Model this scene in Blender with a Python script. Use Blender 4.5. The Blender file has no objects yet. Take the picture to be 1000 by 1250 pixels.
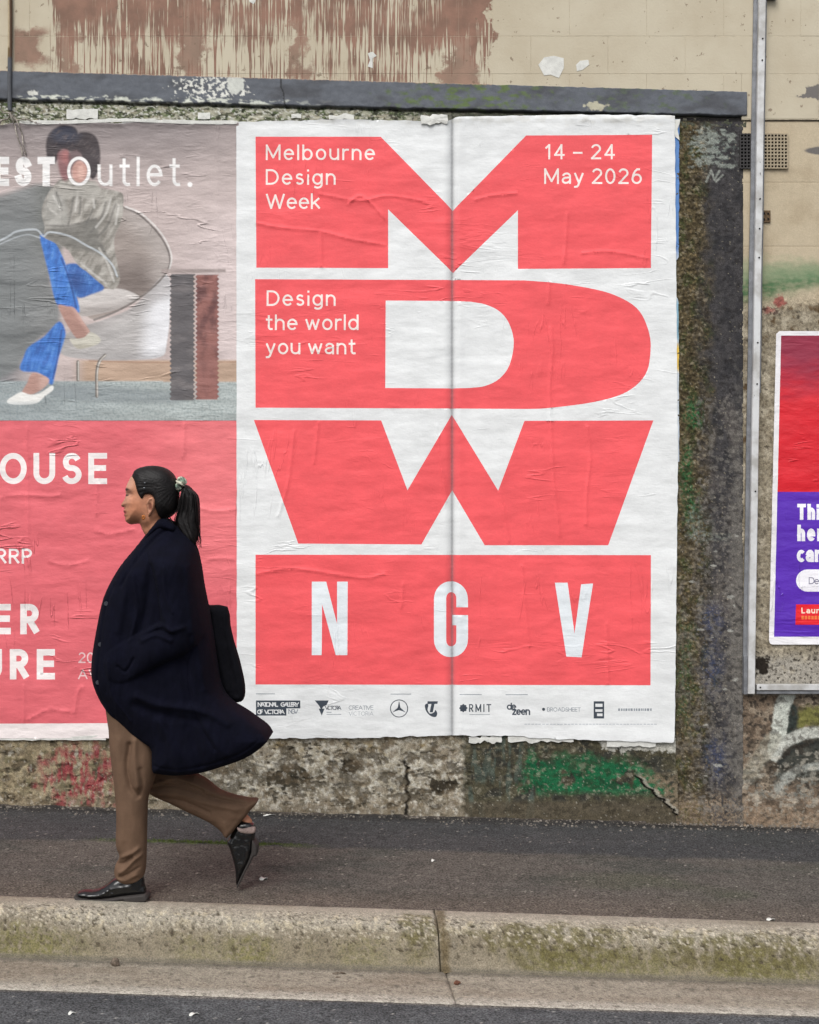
import bpy, math, random
import numpy as np
from mathutils import Vector
from mathutils.geometry import delaunay_2d_cdt
random.seed(7)
R = math.radians
# ------------------------------------------------------------------ camera, light, exposure
scn = bpy.context.scene
COL = scn.collection
CAM_Y, EYE, FOC = -6.7, 1.55, 1610.0
cam_d = bpy.data.cameras.new('camera'); cam = bpy.data.objects.new('camera', cam_d); COL.objects.link(cam)
cam.location = (0, CAM_Y, EYE); cam.rotation_euler = (R(90), 0, 0)
cam_d.sensor_fit = 'VERTICAL'; cam_d.sensor_height = 36.0; cam_d.lens = 36.0 * FOC / 1250.0
cam_d.clip_start = 0.05; cam_d.clip_end = 1000
scn.camera = cam
w = bpy.data.worlds.new('World'); scn.world = w; w.use_nodes = True
nt = w.node_tree; nt.nodes.clear()
sky = nt.nodes.new('ShaderNodeTexSky'); sky.sky_type = 'NISHITA'; sky.sun_disc = False
SUN_EL, SUN_AZ = 52.0, 200.0      # azimuth from +Y clockwise
sky.sun_elevation = R(SUN_EL); sky.sun_rotation = R(SUN_AZ); sky.dust_density = 4.0; sky.air_density = 1.0
hs = nt.nodes.new('ShaderNodeHueSaturation'); hs.inputs['Saturation'].default_value = 0.30
bg = nt.nodes.new('ShaderNodeBackground'); bg.inputs['Strength'].default_value = 0.14
wo = nt.nodes.new('ShaderNodeOutputWorld')
nt.links.new(sky.outputs[0], hs.inputs['Color']); nt.links.new(hs.outputs[0], bg.inputs[0]); nt.links.new(bg.outputs[0], wo.inputs[0])
sun_d = bpy.data.lights.new('sun', 'SUN'); sun = bpy.data.objects.new('sun', sun_d); COL.objects.link(sun)
sun_d.energy = 1.5; sun_d.angle = R(35); sun_d.color = (1.0, 0.985, 0.965)
az, el = R(SUN_AZ), R(SUN_EL)
sd = Vector((math.sin(az) * math.cos(el), math.cos(az) * math.cos(el), math.sin(el)))
sun.rotation_euler = sd.to_track_quat('Z', 'Y').to_euler()
scn.view_settings.view_transform = 'Standard'; scn.view_settings.look = 'None'
scn.view_settings.exposure = 0.21; scn.view_settings.gamma = 1.0; scn.view_settings.use_curve_mapping = False

# ------------------------------------------------------------------ helpers
K = 6.7 / FOC                                   # metres per design unit on the wall plane
def WX(u): return (np.asarray(u, float) - 500) * K
def WZ(v): return EYE + (625 - np.asarray(v, float)) * K
def lin(r, g, b):
    f = lambda c: (c / 255 / 12.92) if c / 255 <= 0.04045 else ((c / 255 + 0.055) / 1.055) ** 2.4
    return np.array([f(r), f(g), f(b)])
def sst(a, b, x):
    t = np.clip((x - a) / (b - a), 0, 1); return t * t * (3 - 2 * t)
def mixc(c, k, m):
    m = np.clip(m, 0, 1)[..., None]; return c * (1 - m) + np.asarray(k) * m
_prm = {}
def perlin(x, y, seed=0):
    if seed not in _prm:
        rs = np.random.RandomState(seed + 11); p = rs.permutation(512); a = rs.rand(512) * 2 * np.pi
        _prm[seed] = (p, np.cos(a), np.sin(a))
    p, ca, sa = _prm[seed]
    x = np.asarray(x, float); y = np.asarray(y, float)
    xi = np.floor(x).astype(int); yi = np.floor(y).astype(int); xf = x - xi; yf = y - yi
    def g(i, j):
        h = p[(p[(xi + i) & 511] + yi + j) & 511]
        return ca[h] * (xf - i) + sa[h] * (yf - j)
    u = xf ** 3 * (xf * (xf * 6 - 15) + 10); v = yf ** 3 * (yf * (yf * 6 - 15) + 10)
    return ((g(0, 0) * (1 - u) + g(1, 0) * u) * (1 - v) + (g(0, 1) * (1 - u) + g(1, 1) * u) * v) * 1.5
def fbm(x, y, o=4, seed=0, gain=.5):
    s = 0; a = 1; t = 0
    for k in range(o):
        s = s + a * perlin(x * 2 ** k + 13.7 * k, y * 2 ** k + 5.1 * k, seed + k); t += a; a *= gain
    return s / t
def blob(u, v, cu, cv, ru, rv, seed=0, rough=.5, soft=.25, fs=12.):
    d = np.sqrt(((u - cu) / ru) ** 2 + ((v - cv) / rv) ** 2) + rough * fbm(u / fs, v / fs, 4, seed)
    return 1 - sst(1 - soft, 1 + soft, d)
def chips(u, v, n, r0, r1, seed, region=None, asp=1., power=2.5, pad=0):
    """scatter of irregular chips on a regular sheet -> mask"""
    rs = np.random.RandomState(seed); m = np.zeros(u.shape); U0, V0 = u[0], v[:, 0]
    ulo, uhi, vlo, vhi = region if region else (max(U0[0], -60), min(U0[-1], 1030), max(V0[0], 0), V0[-1])
    for k in range(n):
        cu, cv = rs.uniform(ulo, uhi), rs.uniform(vlo, vhi); r = r0 + (r1 - r0) * rs.rand() ** power; a = asp * rs.uniform(.6, 1.6); sh = rs.uniform(-.6, .6)
        i0, i1 = np.searchsorted(V0, (cv - r * 2 - pad, cv + r * 2 + pad)); j0, j1 = np.searchsorted(U0, (cu - r * 2.6, cu + r * 2.6))
        if i1 <= i0 or j1 <= j0: continue
        uu_, vv_ = u[i0:i1, j0:j1] - cu, v[i0:i1, j0:j1] - cv; uu_ = uu_ + sh * vv_
        d = np.hypot(uu_ / a, vv_ * a) / r + (.75 * fbm((uu_ + 40 * k) / max(r * .7, 1.6), vv_ / max(r * .7, 1.6), 3, 77) if r > 1.6 else 0)
        m[i0:i1, j0:j1] = np.maximum(m[i0:i1, j0:j1], 1 - sst(.75, 1.1, d))
    return m
def seg_dist(P, pts, closed=False):
    P = np.asarray(P, float); A = np.asarray(pts, float)
    B = np.roll(A, -1, 0) if closed else A[1:]
    A = A if closed else A[:-1]
    best = np.full(len(P), 1e9)
    for a, b in zip(A, B):
        ab = b - a; L = max(ab @ ab, 1e-12)
        t = np.clip(((P - a) @ ab) / L, 0, 1)
        best = np.minimum(best, np.hypot(P[:, 0] - a[0] - t * ab[0], P[:, 1] - a[1] - t * ab[1]))
    return best
def inside(P, loops):
    """even-odd test of points against a list of closed loops"""
    r = np.zeros(len(P), bool); px, py = P[:, 0], P[:, 1]
    al = np.concatenate([np.asarray(l, float) for l in loops])
    lo, hi = al.min(0), al.max(0)
    idx = np.where((px >= lo[0]) & (px <= hi[0]) & (py >= lo[1]) & (py <= hi[1]))[0]
    if not len(idx): return r
    x, y = px[idx], py[idx]; q = np.zeros(len(idx), bool)
    for l in loops:
        l = np.asarray(l, float); n = np.roll(l, -1, 0)
        for (x0, y0), (x1, y1) in zip(l, n):
            if y0 == y1: continue
            c = ((y0 > y) != (y1 > y)) & (x < (x1 - x0) * (y - y0) / (y1 - y0) + x0)
            q ^= c
    r[idx] = q
    return r
def smooth_loop(pts, n=4):
    p = np.asarray(pts, float); o = []
    for i in range(len(p)):
        a, b, c, d = p[i - 1], p[i], p[(i + 1) % len(p)], p[(i + 2) % len(p)]
        for k in range(n):
            t = k / n
            o.append(.5 * ((2 * b) + (-a + c) * t + (2 * a - 5 * b + 4 * c - d) * t * t + (-a + 3 * b - 3 * c + d) * t ** 3))
    return np.array(o)
def smooth_line(pts, n=6):
    p = np.asarray(pts, float); q = np.vstack([2 * p[0] - p[1], p, 2 * p[-1] - p[-2]]); o = []
    for i in range(1, len(q) - 2):
        a, b, c, d = q[i - 1:i + 3]
        for k in range(n):
            t = k / n
            o.append(.5 * ((2 * b) + (-a + c) * t + (2 * a - 5 * b + 4 * c - d) * t * t + (-a + 3 * b - 3 * c + d) * t ** 3))
    o.append(p[-1]); return np.array(o)

def mesh_np(name, V, F, mat=None, parent=None, col=None, corner=None, smooth=True):
    V = np.asarray(V, np.float32); F = np.asarray(F, np.int32)
    me = bpy.data.meshes.new(name)
    k = F.shape[1]
    me.vertices.add(len(V)); me.vertices.foreach_set('co', V.ravel())
    me.loops.add(F.size); me.loops.foreach_set('vertex_index', F.ravel())
    me.polygons.add(len(F)); me.polygons.foreach_set('loop_start', np.arange(0, F.size, k, dtype=np.int32))
    me.update(calc_edges=True)
    me.polygons.foreach_set('use_smooth', np.full(len(F), smooth, bool))
    if col is not None:
        a = me.attributes.new('Col', 'FLOAT_COLOR', 'POINT')
        a.data.foreach_set('color', np.c_[np.clip(col, 0, 1), np.ones(len(V))].astype(np.float32).ravel())
    if corner is not None:
        a = me.attributes.new('Col', 'FLOAT_COLOR', 'CORNER')
        a.data.foreach_set('color', np.c_[np.clip(corner, 0, 1), np.ones(F.size)].astype(np.float32).ravel())
    me.validate()
    return link(name, me, mat, parent)
def link(name, me, mat=None, parent=None):
    o = bpy.data.objects.new(name, me); COL.objects.link(o)
    if mat: me.materials.append(mat)
    if parent: o.parent = parent
    return o
def pydata(name, V, F, mat=None, parent=None, smooth=False):
    me = bpy.data.meshes.new(name); me.from_pydata([tuple(map(float, v)) for v in V], [], F); me.update()
    if smooth: me.polygons.foreach_set('use_smooth', [True] * len(me.polygons))
    return link(name, me, mat, parent)
def tag(o, label, cat, group=None):
    o['label'] = label; o['category'] = cat
    if group: o['group'] = group
    return o
def empty(name, loc, label, cat, group=None):
    o = bpy.data.objects.new(name, None); COL.objects.link(o); o.location = loc; o.empty_display_size = .1
    return tag(o, label, cat, group)
def struct(o): o['kind'] = 'structure'; return o
def rebase(child, root):
    """mesh verts are in world space: parent under root without moving"""
    child.parent = root; child.matrix_parent_inverse = root.matrix_basis.inverted(); return child
def P(o, root):
    child = o; child.parent = root
    child.matrix_parent_inverse.translation = -Vector(root.location); return child
def boxm(name, x0, x1, y0, y1, z0, z1, mat, root=None, bev=0.0):
    V = [(x, y, z) for x in (x0, x1) for y in (y0, y1) for z in (z0, z1)]
    F = [(0, 1, 3, 2), (4, 6, 7, 5), (0, 4, 5, 1), (2, 3, 7, 6), (0, 2, 6, 4), (1, 5, 7, 3)]
    o = pydata(name, V, F, mat)
    if bev:
        m = o.modifiers.new('bevel', 'BEVEL'); m.width = bev; m.segments = 2
    return P(o, root) if root else o
def tube_vf(pts, rad, n=8, off=0):
    pts = [Vector(p) for p in pts]; V = []; F = []
    for i, p in enumerate(pts):
        d = (pts[min(i + 1, len(pts) - 1)] - pts[max(i - 1, 0)]).normalized()
        a = d.orthogonal().normalized() if i == 0 else (a - d * a.dot(d)).normalized()
        b = d.cross(a); r = rad[i] if hasattr(rad, '__len__') else rad
        for k in range(n):
            t = 2 * math.pi * k / n; V.append(p + (a * math.cos(t) + b * math.sin(t)) * r)
    for i in range(len(pts) - 1):
        for k in range(n):
            F.append((off + i * n + k, off + i * n + (k + 1) % n, off + (i + 1) * n + (k + 1) % n, off + (i + 1) * n + k))
    F.append(tuple(off + k for k in range(n))[::-1]); F.append(tuple(off + (len(pts) - 1) * n + k for k in range(n)))
    return V, F
def tubes(name, lst, mat, root=None, n=6):
    V, F = [], []
    for pts, r in lst:
        v, f = tube_vf(pts, r, n, len(V)); V += v; F += f
    o = pydata(name, V, F, mat, smooth=True)
    return P(o, root) if root else o

# ------------------------------------------------------------------ materials
def nodes(name):
    m = bpy.data.materials.new(name); m.use_nodes = True; t = m.node_tree
    return m, t, t.nodes['Principled BSDF'], t.nodes['Material Output']
def tnoise(t, scale, detail=4, rough=.55, vec=None, dist=0.):
    n = t.nodes.new('ShaderNodeTexNoise'); n.inputs['Scale'].default_value = scale; n.inputs['Detail'].default_value = detail
    n.inputs['Roughness'].default_value = rough; n.inputs['Distortion'].default_value = dist
    if vec is not None: t.links.new(vec, n.inputs['Vector'])
    return n.outputs[0]
def tmath(t, op, a, b=0., clamp=False):
    n = t.nodes.new('ShaderNodeMath'); n.operation = op; n.use_clamp = clamp
    for i, x in enumerate((a, b)):
        if hasattr(x, 'is_linked'): t.links.new(x, n.inputs[i])
        else: n.inputs[i].default_value = x
    return n.outputs[0]
def tramp(t, x, a, b, lo=0., hi=1.):
    n = t.nodes.new('ShaderNodeMapRange'); n.interpolation_type = 'SMOOTHSTEP'
    t.links.new(x, n.inputs[0]); n.inputs[1].default_value = a; n.inputs[2].default_value = b
    n.inputs[3].default_value = lo; n.inputs[4].default_value = hi
    return n.outputs[0]
def tmix(t, f, a, b, mode='MIX'):
    n = t.nodes.new('ShaderNodeMix'); n.data_type = 'RGBA'; n.blend_type = mode
    for s, x in ((n.inputs[0], f), (n.inputs[6], a), (n.inputs[7], b)):
        if hasattr(x, 'is_linked'): t.links.new(x, s)
        elif isinstance(x, float): s.default_value = x
        else: s.default_value = (*x, 1)
    return n.outputs[2]
def tpos(t, sx=1., sy=1., sz=1.):
    g = t.nodes.new('ShaderNodeNewGeometry'); v = t.nodes.new('ShaderNodeVectorMath'); v.operation = 'MULTIPLY'
    t.links.new(g.outputs['Position'], v.inputs[0]); v.inputs[1].default_value = (sx, sy, sz)
    return v.outputs[0]
def tattr(t):
    a = t.nodes.new('ShaderNodeAttribute'); a.attribute_name = 'Col'; return a.outputs['Color']
def tbump(t, h, strength, dist, bs, prev=None):
    b = t.nodes.new('ShaderNodeBump'); b.inputs['Strength'].default_value = strength; b.inputs['Distance'].default_value = dist
    t.links.new(h, b.inputs['Height'])
    if prev is not None: t.links.new(prev, b.inputs['Normal'])
    t.links.new(b.outputs[0], bs.inputs['Normal']); return b.outputs[0]
def surf(name, color=None, rough=.85, spec=.3, var=.25, vscale=30., fine=.25, fscale=300., bump=.5, bscale=250., bdist=.002, metal=0., zfade=None):
    m, t, bs, out = nodes(name); p = tpos(t)
    base = tattr(t) if color is None else tuple(color)
    n1 = tramp(t, tnoise(t, vscale, 5, .6, p), .3, .7, 1 - var, 1 + var * .6)
    n2 = tramp(t, tnoise(t, fscale, 3, .7, p), .3, .7, 1 - fine, 1 + fine * .6)
    k = tmath(t, 'MULTIPLY', n1, n2)
    if zfade:
        g = t.nodes.new('ShaderNodeNewGeometry'); sp = t.nodes.new('ShaderNodeSeparateXYZ'); t.links.new(g.outputs['Position'], sp.inputs[0])
        zf = tramp(t, sp.outputs[2], zfade[0], zfade[1], 1., .22); k = tmath(t, 'ADD', 1., tmath(t, 'MULTIPLY', tmath(t, 'SUBTRACT', k, 1.), zf))
    c = t.nodes.new('ShaderNodeVectorMath'); c.operation = 'SCALE'
    if color is None: t.links.new(base, c.inputs[0])
    else: c.inputs[0].default_value = base
    t.links.new(k, c.inputs['Scale']); t.links.new(c.outputs[0], bs.inputs['Base Color'])
    bs.inputs['Roughness'].default_value = rough; bs.inputs['Specular IOR Level'].default_value = spec; bs.inputs['Metallic'].default_value = metal
    if bump: tbump(t, tnoise(t, bscale, 4, .65, p), bump, bdist, bs)
    return m
M_render = surf('weathered_render', rough=.92, spec=.15, var=.22, vscale=45, fine=.42, fscale=210, bump=.8, bscale=170, bdist=.004)
M_bay = surf('bay_render', rough=.85, spec=.2, var=.2, vscale=45, fine=.4, fscale=210, bump=.45, bscale=170, bdist=.003, zfade=(float(EYE + (625 - 372) * 6.7 / 1610), float(EYE + (625 - 350) * 6.7 / 1610)))
M_ledge = surf('painted_ledge', rough=.75, spec=.25, var=.10, vscale=30, fine=.12, fscale=260, bump=.4, bscale=160, bdist=.002)
M_asph = surf('asphalt', rough=.92, spec=.2, var=.22, vscale=20, fine=.75, fscale=120, bump=1., bscale=110, bdist=.009)
M_kerb = surf('kerb_concrete', rough=.93, spec=.15, var=.18, vscale=28, fine=.38, fscale=170, bump=.8, bscale=140, bdist=.005)
M_coat = surf('navy_wool', lin(9, 10, 24), rough=.95, spec=.12, var=.22, vscale=18, fine=.3, fscale=900, bump=.5, bscale=700, bdist=.001)
M_bag = surf('black_canvas', lin(15, 15, 21), rough=.9, spec=.15, var=.15, fine=.2, fscale=900, bump=.4, bscale=800, bdist=.001)
M_trou = surf('taupe_twill', lin(105, 83, 67), rough=.9, spec=.15, var=.12, vscale=14, fine=.14, fscale=900, bump=.3, bscale=700, bdist=.001)
M_skin = surf('skin', rough=.55, spec=.3, var=.12, vscale=60, fine=.08, fscale=500, bump=.15, bscale=600, bdist=.001)
M_hair = surf('dark_hair', lin(16, 12, 12), rough=.55, spec=.28, var=.3, vscale=60, fine=.3, bump=.3, bscale=300)
M_shoe = surf('black_leather', lin(17, 17, 18), rough=.25, spec=.6, var=.1, fine=.05, bump=.15, bscale=40, bdist=.004)
M_sole = surf('sole_rubber', lin(58, 54, 52), rough=.7, var=.15)
M_sock = surf('pale_sock', lin(150, 132, 126), rough=.8)
M_scr = surf('scrunchie_fabric', rough=.8, var=.25, vscale=120, fine=.2, bump=.5, bscale=200)
M_gold = surf('brass', lin(196, 118, 56), rough=.35, metal=.4, bump=0)
M_alu = None
M_dark = surf('dark_void', lin(22, 21, 20), rough=.95)
M_paint = surf('painted_surface', rough=.8, var=.12, fine=.12, bump=.3)
M_white = surf('torn_paper', lin(214, 214, 208), rough=.85, var=.12, fine=.08, bump=.4, bscale=60, bdist=.004)
M_stone = surf('loose_stone', lin(112, 100, 88), rough=.9, var=.4, vscale=60)
M_leafm = surf('dry_leaf', lin(110, 72, 55), rough=.8, var=.4, vscale=60)
M_leafy = surf('yellow_leaf', lin(178, 172, 118), rough=.8, var=.2, vscale=60)
M_moss = surf('moss', lin(82, 96, 42), rough=.9, var=.4, vscale=50)
M_grit = surf('grit', lin(120, 114, 106), rough=.9, var=.6, vscale=70)

def paper_mat(name, rough, wr=1.0, sheen=.35):
    m, t, bs, out = nodes(name); c = tattr(t)
    v = tmath(t, 'ADD', tramp(t, tnoise(t, 5, 5, .6, tpos(t, 1, 1, 1.6)), .3, .7, .91, 1.04), tramp(t, tnoise(t, 160, 3, .6, tpos(t)), .3, .7, -.02, .02))
    s = t.nodes.new('ShaderNodeVectorMath'); s.operation = 'SCALE'; t.links.new(c, s.inputs[0]); t.links.new(v, s.inputs['Scale'])
    t.links.new(s.outputs[0], bs.inputs['Base Color'])
    bs.inputs['Roughness'].default_value = rough; bs.inputs['Specular IOR Level'].default_value = sheen
    # paste creases: thin ridges, mostly horizontal, in patches; a few vertical
    def ridges(px, pz, thr, sc=1., det=3, dist=.6):
        n = tnoise(t, sc, det, .55, tpos(t, px, 1, pz), dist)
        r = tmath(t, 'ABSOLUTE', tmath(t, 'SUBTRACT', n, .5))
        return tramp(t, r, 0., thr, 1., 0.)
    h1 = tmath(t, 'MULTIPLY', ridges(1.3, 8., .020), tramp(t, tnoise(t, 1., 3, .6, tpos(t, 2.1, 1, 3.2)), .55, .68))
    h2 = tmath(t, 'MULTIPLY', ridges(9., 1.2, .014), tramp(t, tnoise(t, 1., 3, .6, tpos(t, 1.9, 3, 2.3)), .54, .66))
    h3 = tmath(t, 'MULTIPLY', ridges(2.6, 15., .07), tramp(t, tnoise(t, 1., 3, .6, tpos(t, 1.4, 7, 3.)), .54, .72))
    h = tmath(t, 'ADD', tmath(t, 'ADD', h1, tmath(t, 'MULTIPLY', h2, .7)), tmath(t, 'MULTIPLY', h3, .35))
    b = tbump(t, h, .45 * wr, .008, bs)
    b = tbump(t, tnoise(t, 1., 2, .5, tpos(t, 2.2, 3, 7)), .19 * wr, .05, bs, b)
    b = tbump(t, tnoise(t, 1., 4, .6, tpos(t, 6, 6, 14)), .22 * wr, .02, bs, b)
    tbump(t, tnoise(t, 55, 4, .6, tpos(t)), .18, .004, bs, b)
    return m
M_poster = paper_mat('posted_paper', .62, .9)
M_posterL = paper_mat('posted_paper_wrinkled', .60, 1.5)
M_posterR = paper_mat('glossy_print', .42, 1.3, .5)

def alu():
    m, t, bs, out = nodes('worn_white_metal'); p = tpos(t)
    spk = tramp(t, tnoise(t, 1., 3, .7, tpos(t, 60, 60, 26)), .64, .69)
    clus = tramp(t, tnoise(t, 1., 2, .5, tpos(t, 1, 1, 2.6)), .5, .62)
    f = tmath(t, 'MULTIPLY', spk, clus)
    grime = tramp(t, tnoise(t, 9, 5, .6, p), .35, .7)
    c = tmix(t, grime, tuple(lin(212, 213, 213)), tuple(lin(170, 168, 164)))
    c = tmix(t, f, c, tuple(lin(45, 42, 40)))
    t.links.new(c, bs.inputs['Base Color']); bs.inputs['Roughness'].default_value = .5; bs.inputs['Metallic'].default_value = .15
    tbump(t, tnoise(t, 120, 3, .6, p), .2, .002, bs)
    return m
M_alu = alu()
M_alug = surf('grey_galvanised', lin(128, 130, 134), rough=.55, metal=.3, var=.25, vscale=20, fine=.15)

def block_mat():
    """beige block paint; brown roller drips and patches of grey over-paint laid out in world space"""
    m, t, bs, out = nodes('painted_blockwork'); g = t.nodes.new('ShaderNodeNewGeometry'); sp = t.nodes.new('ShaderNodeSeparateXYZ')
    t.links.new(g.outputs['Position'], sp.inputs[0]); X, Z = sp.outputs[0], sp.outputs[2]
    u = tmath(t, 'ADD', tmath(t, 'MULTIPLY', X, 1 / K), 500.); v = tmath(t, 'SUBTRACT', 625., tmath(t, 'MULTIPLY', tmath(t, 'SUBTRACT', Z, EYE), 1 / K))
    wob = tmath(t, 'MULTIPLY', tmath(t, 'SUBTRACT', tnoise(t, 6, 5, .65, tpos(t)), .5), 90.)
    uw = tmath(t, 'ADD', u, wob); vw = tmath(t, 'ADD', v, tmath(t, 'MULTIPLY', wob, .6))
    beige = tmix(t, tramp(t, tnoise(t, 3, 5, .6, tpos(t)), .35, .7), tuple(lin(194, 185, 164)), tuple(lin(184, 173, 151)))
    brown = tmix(t, tramp(t, tnoise(t, 8, 4, .6, tpos(t)), .3, .7), tuple(lin(148, 114, 98)), tuple(lin(124, 98, 84)))
    streak = tnoise(t, 1., 3, .6, tpos(t, 26, 1, 1.3), .3)
    streak2 = tnoise(t, 1., 3, .65, tpos(t, 95, 1, 3.2), .3)
    patch = tnoise(t, 1., 3, .55, tpos(t, 2.6, 1, 4.2))
    cov = tmath(t, 'ADD', tmath(t, 'ADD', tmath(t, 'MULTIPLY', streak, .8), tmath(t, 'MULTIPLY', streak2, 1.9)), tmath(t, 'MULTIPLY', patch, 1.0))
    # coverage thins towards the bottom of the drips
    cov = tmath(t, 'SUBTRACT', cov, tramp(t, v, 30., 100., -.10, .10))
    f = tramp(t, cov, 1.77, 1.93)
    reg = tmath(t, 'MULTIPLY', tramp(t, uw, 590., 612., 1., 0.), tramp(t, vw, 118., 150., 1., 0.))
    reg = tmath(t, 'MULTIPLY', reg, tramp(t, tmath(t, 'ADD', u, tmath(t, 'MULTIPLY', tmath(t, 'SUBTRACT', streak2, .5), 60.)), 52., 82., .0, 1.))
    reg2 = tmath(t, 'MULTIPLY', tramp(t, u, 16., 20.), tmath(t, 'MULTIPLY', tramp(t, uw, 50., 66., 1., 0.), tmath(t, 'MULTIPLY', tramp(t, vw, 30., 40.), tramp(t, vw, 72., 84., 1., 0.))))
    f = tmath(t, 'MAXIMUM', tmath(t, 'MULTIPLY', f, tramp(t, reg, .4, .6)), tmath(t, 'MULTIPLY', reg2, .9))
    # two solid roller strokes
    for a, b in ((70., 92.), (214., 246.), (352., 372.), (540., 580.)):
        f = tmath(t, 'MAXIMUM', f, tmath(t, 'MULTIPLY', tmath(t, 'MULTIPLY', tramp(t, uw, a, a + 8), tramp(t, uw, b - 4, b + 6, 1., 0.)), .85))
    c = tmix(t, f, beige, brown)
    # grey over-paint at the far right, white chips
    def boxmask(u0, u1, v0, v1, s=3.):
        a = tmath(t, 'MULTIPLY', tramp(t, uw, u0 - s, u0 + s), tramp(t, uw, u1 - s, u1 + s, 1., 0.))
        b = tmath(t, 'MULTIPLY', tramp(t, vw, v0 - s, v0 + s), tramp(t, vw, v1 - s, v1 + s, 1., 0.))
        return tmath(t, 'MULTIPLY', a, b)
    c = tmix(t, boxmask(980., 1120., 104., 124., 1.5), c, tuple(lin(112, 108, 105)))
    c = tmix(t, tmath(t, 'MULTIPLY', tramp(t, tnoise(t, 28, 4, .6, tpos(t)), .665, .69), .7), c, tuple(lin(118, 100, 84)))
    t.links.new(c, bs.inputs['Base Color']); bs.inputs['Roughness'].default_value = .8; bs.inputs['Specular IOR Level'].default_value = .25
    b = tbump(t, tmath(t, 'MULTIPLY', f, 1.), .35, .004, bs)
    tbump(t, tnoise(t, 90, 4, .6, tpos(t)), .3, .004, bs, b)
    return m
M_block = block_mat()

# ------------------------------------------------------------------ relief sheets
def axis(parts):
    """parts: [(start, end, step), ...] non-uniform coordinates"""
    out = [parts[0][0]]
    for a, b, s in parts:
        n = max(1, int(round((b - a) / s))); out += list(a + (b - a) * (np.arange(n) + 1) / n)
    return np.array(out)
def grid_faces(nr, nc, flip=False):
    i = np.arange(nr * nc).reshape(nr, nc)
    a, b, c, d = i[:-1, :-1].ravel(), i[:-1, 1:].ravel(), i[1:, 1:].ravel(), i[1:, :-1].ravel()
    return np.c_[a, d, c, b] if not flip else np.c_[a, b, c, d]
def relief(name, U, V, hf, cf, mat, root, topf=None):
    """sheet facing the street: U,V are design units on the wall; hf metres out of the wall; skirt goes back"""
    uu, vv = np.meshgrid(U, V)
    if topf is not None:
        t = (vv - V[0]) / (V[-1] - V[0]); vv = topf(uu) * (1 - t) + V[-1] * t
    h = hf(uu, vv); c = cf(uu, vv)
    h = h.copy(); h[0, :] = -.05; h[-1, :] = -.05; h[:, 0] = -.05; h[:, -1] = -.05
    X, Z = WX(uu), WZ(vv)
    # skirt columns sit directly behind their neighbours
    X[:, 0] = X[:, 1]; X[:, -1] = X[:, -2]; Z[0, :] = Z[1, :]; Z[-1, :] = Z[-2, :]
    Vt = np.c_[X.ravel(), -h.ravel(), Z.ravel()]
    o = mesh_np(name, Vt, grid_faces(len(V), len(U)), mat, None, col=c.reshape(-1, 3))
    sm = np.ones((len(V) - 1, len(U) - 1), bool); sm[0] = sm[-1] = False; sm[:, 0] = sm[:, -1] = False
    if len(o.data.polygons) == sm.size: o.data.polygons.foreach_set('use_smooth', sm.ravel())
    return P(o, root) if root else o

wall = empty('concrete_wall', (0, 0, 0), 'weathered painted block and render wall behind the pasted posters', 'wall')

# upper blocks: shared meshes
def block_mesh(wd, hd):
    me = bpy.data.meshes.new('block'); e = .0004; b = .0012
    V = []; 
    for (y, s) in ((.08, 0), (-.0088, 0), (-.010, b)):
        for sx, sz in ((-1, -1), (1, -1), (1, 1), (-1, 1)):
            V.append((sx * (wd / 2 - e - s), y, sz * (hd / 2 - e - s)))
    F = []
    for r in range(2):
        for k in range(4): F.append((r * 4 + k, r * 4 + (k + 1) % 4, r * 4 + 4 + (k + 1) % 4, r * 4 + 4 + k))
    F.append((8, 9, 10, 11)); me.from_pydata(V, [], F); me.update(); me.materials.append(M_block); return me
BW = 94.0
rows = [(-140, -93), (-93, -47), (-47, -1), (-1, 45), (45, 91), (91, 146)]
bm_cache = {}
for r, (v0, v1) in enumerate(rows):
    off = (r % 2) * BW / 2
    u = -480.0 + off
    while u < 1290:
        a, b = u, u + BW; u += BW
        vb = v1
        if r == 5 and a < 905 and b > 905: b = 905.; u = 905.
        if r == 5 and b <= 905: vb = 117.
        key = (round(b - a, 1), vb - v0)
        if key not in bm_cache: bm_cache[key] = block_mesh((b - a) * K, (vb - v0) * K)
        o = link('block', bm_cache[key]); o.parent = wall
        o.location = (float(WX((a + b) / 2)), random.uniform(-.0004, .0004), float(WZ((v0 + vb) / 2)))
        o.rotation_euler = (random.uniform(-.0012, .0012), 0, random.uniform(-.0010, .0010))
M_mort = surf('mortar', lin(184, 173, 151), rough=.9)
boxm('mortar', WX(-480), WX(904.5), -.0088, .08, WZ(116), WZ(-138), M_mort, wall); boxm('mortar', WX(905), WX(1340), -.0088, .08, WZ(147), WZ(-138), M_mort, wall)

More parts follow.
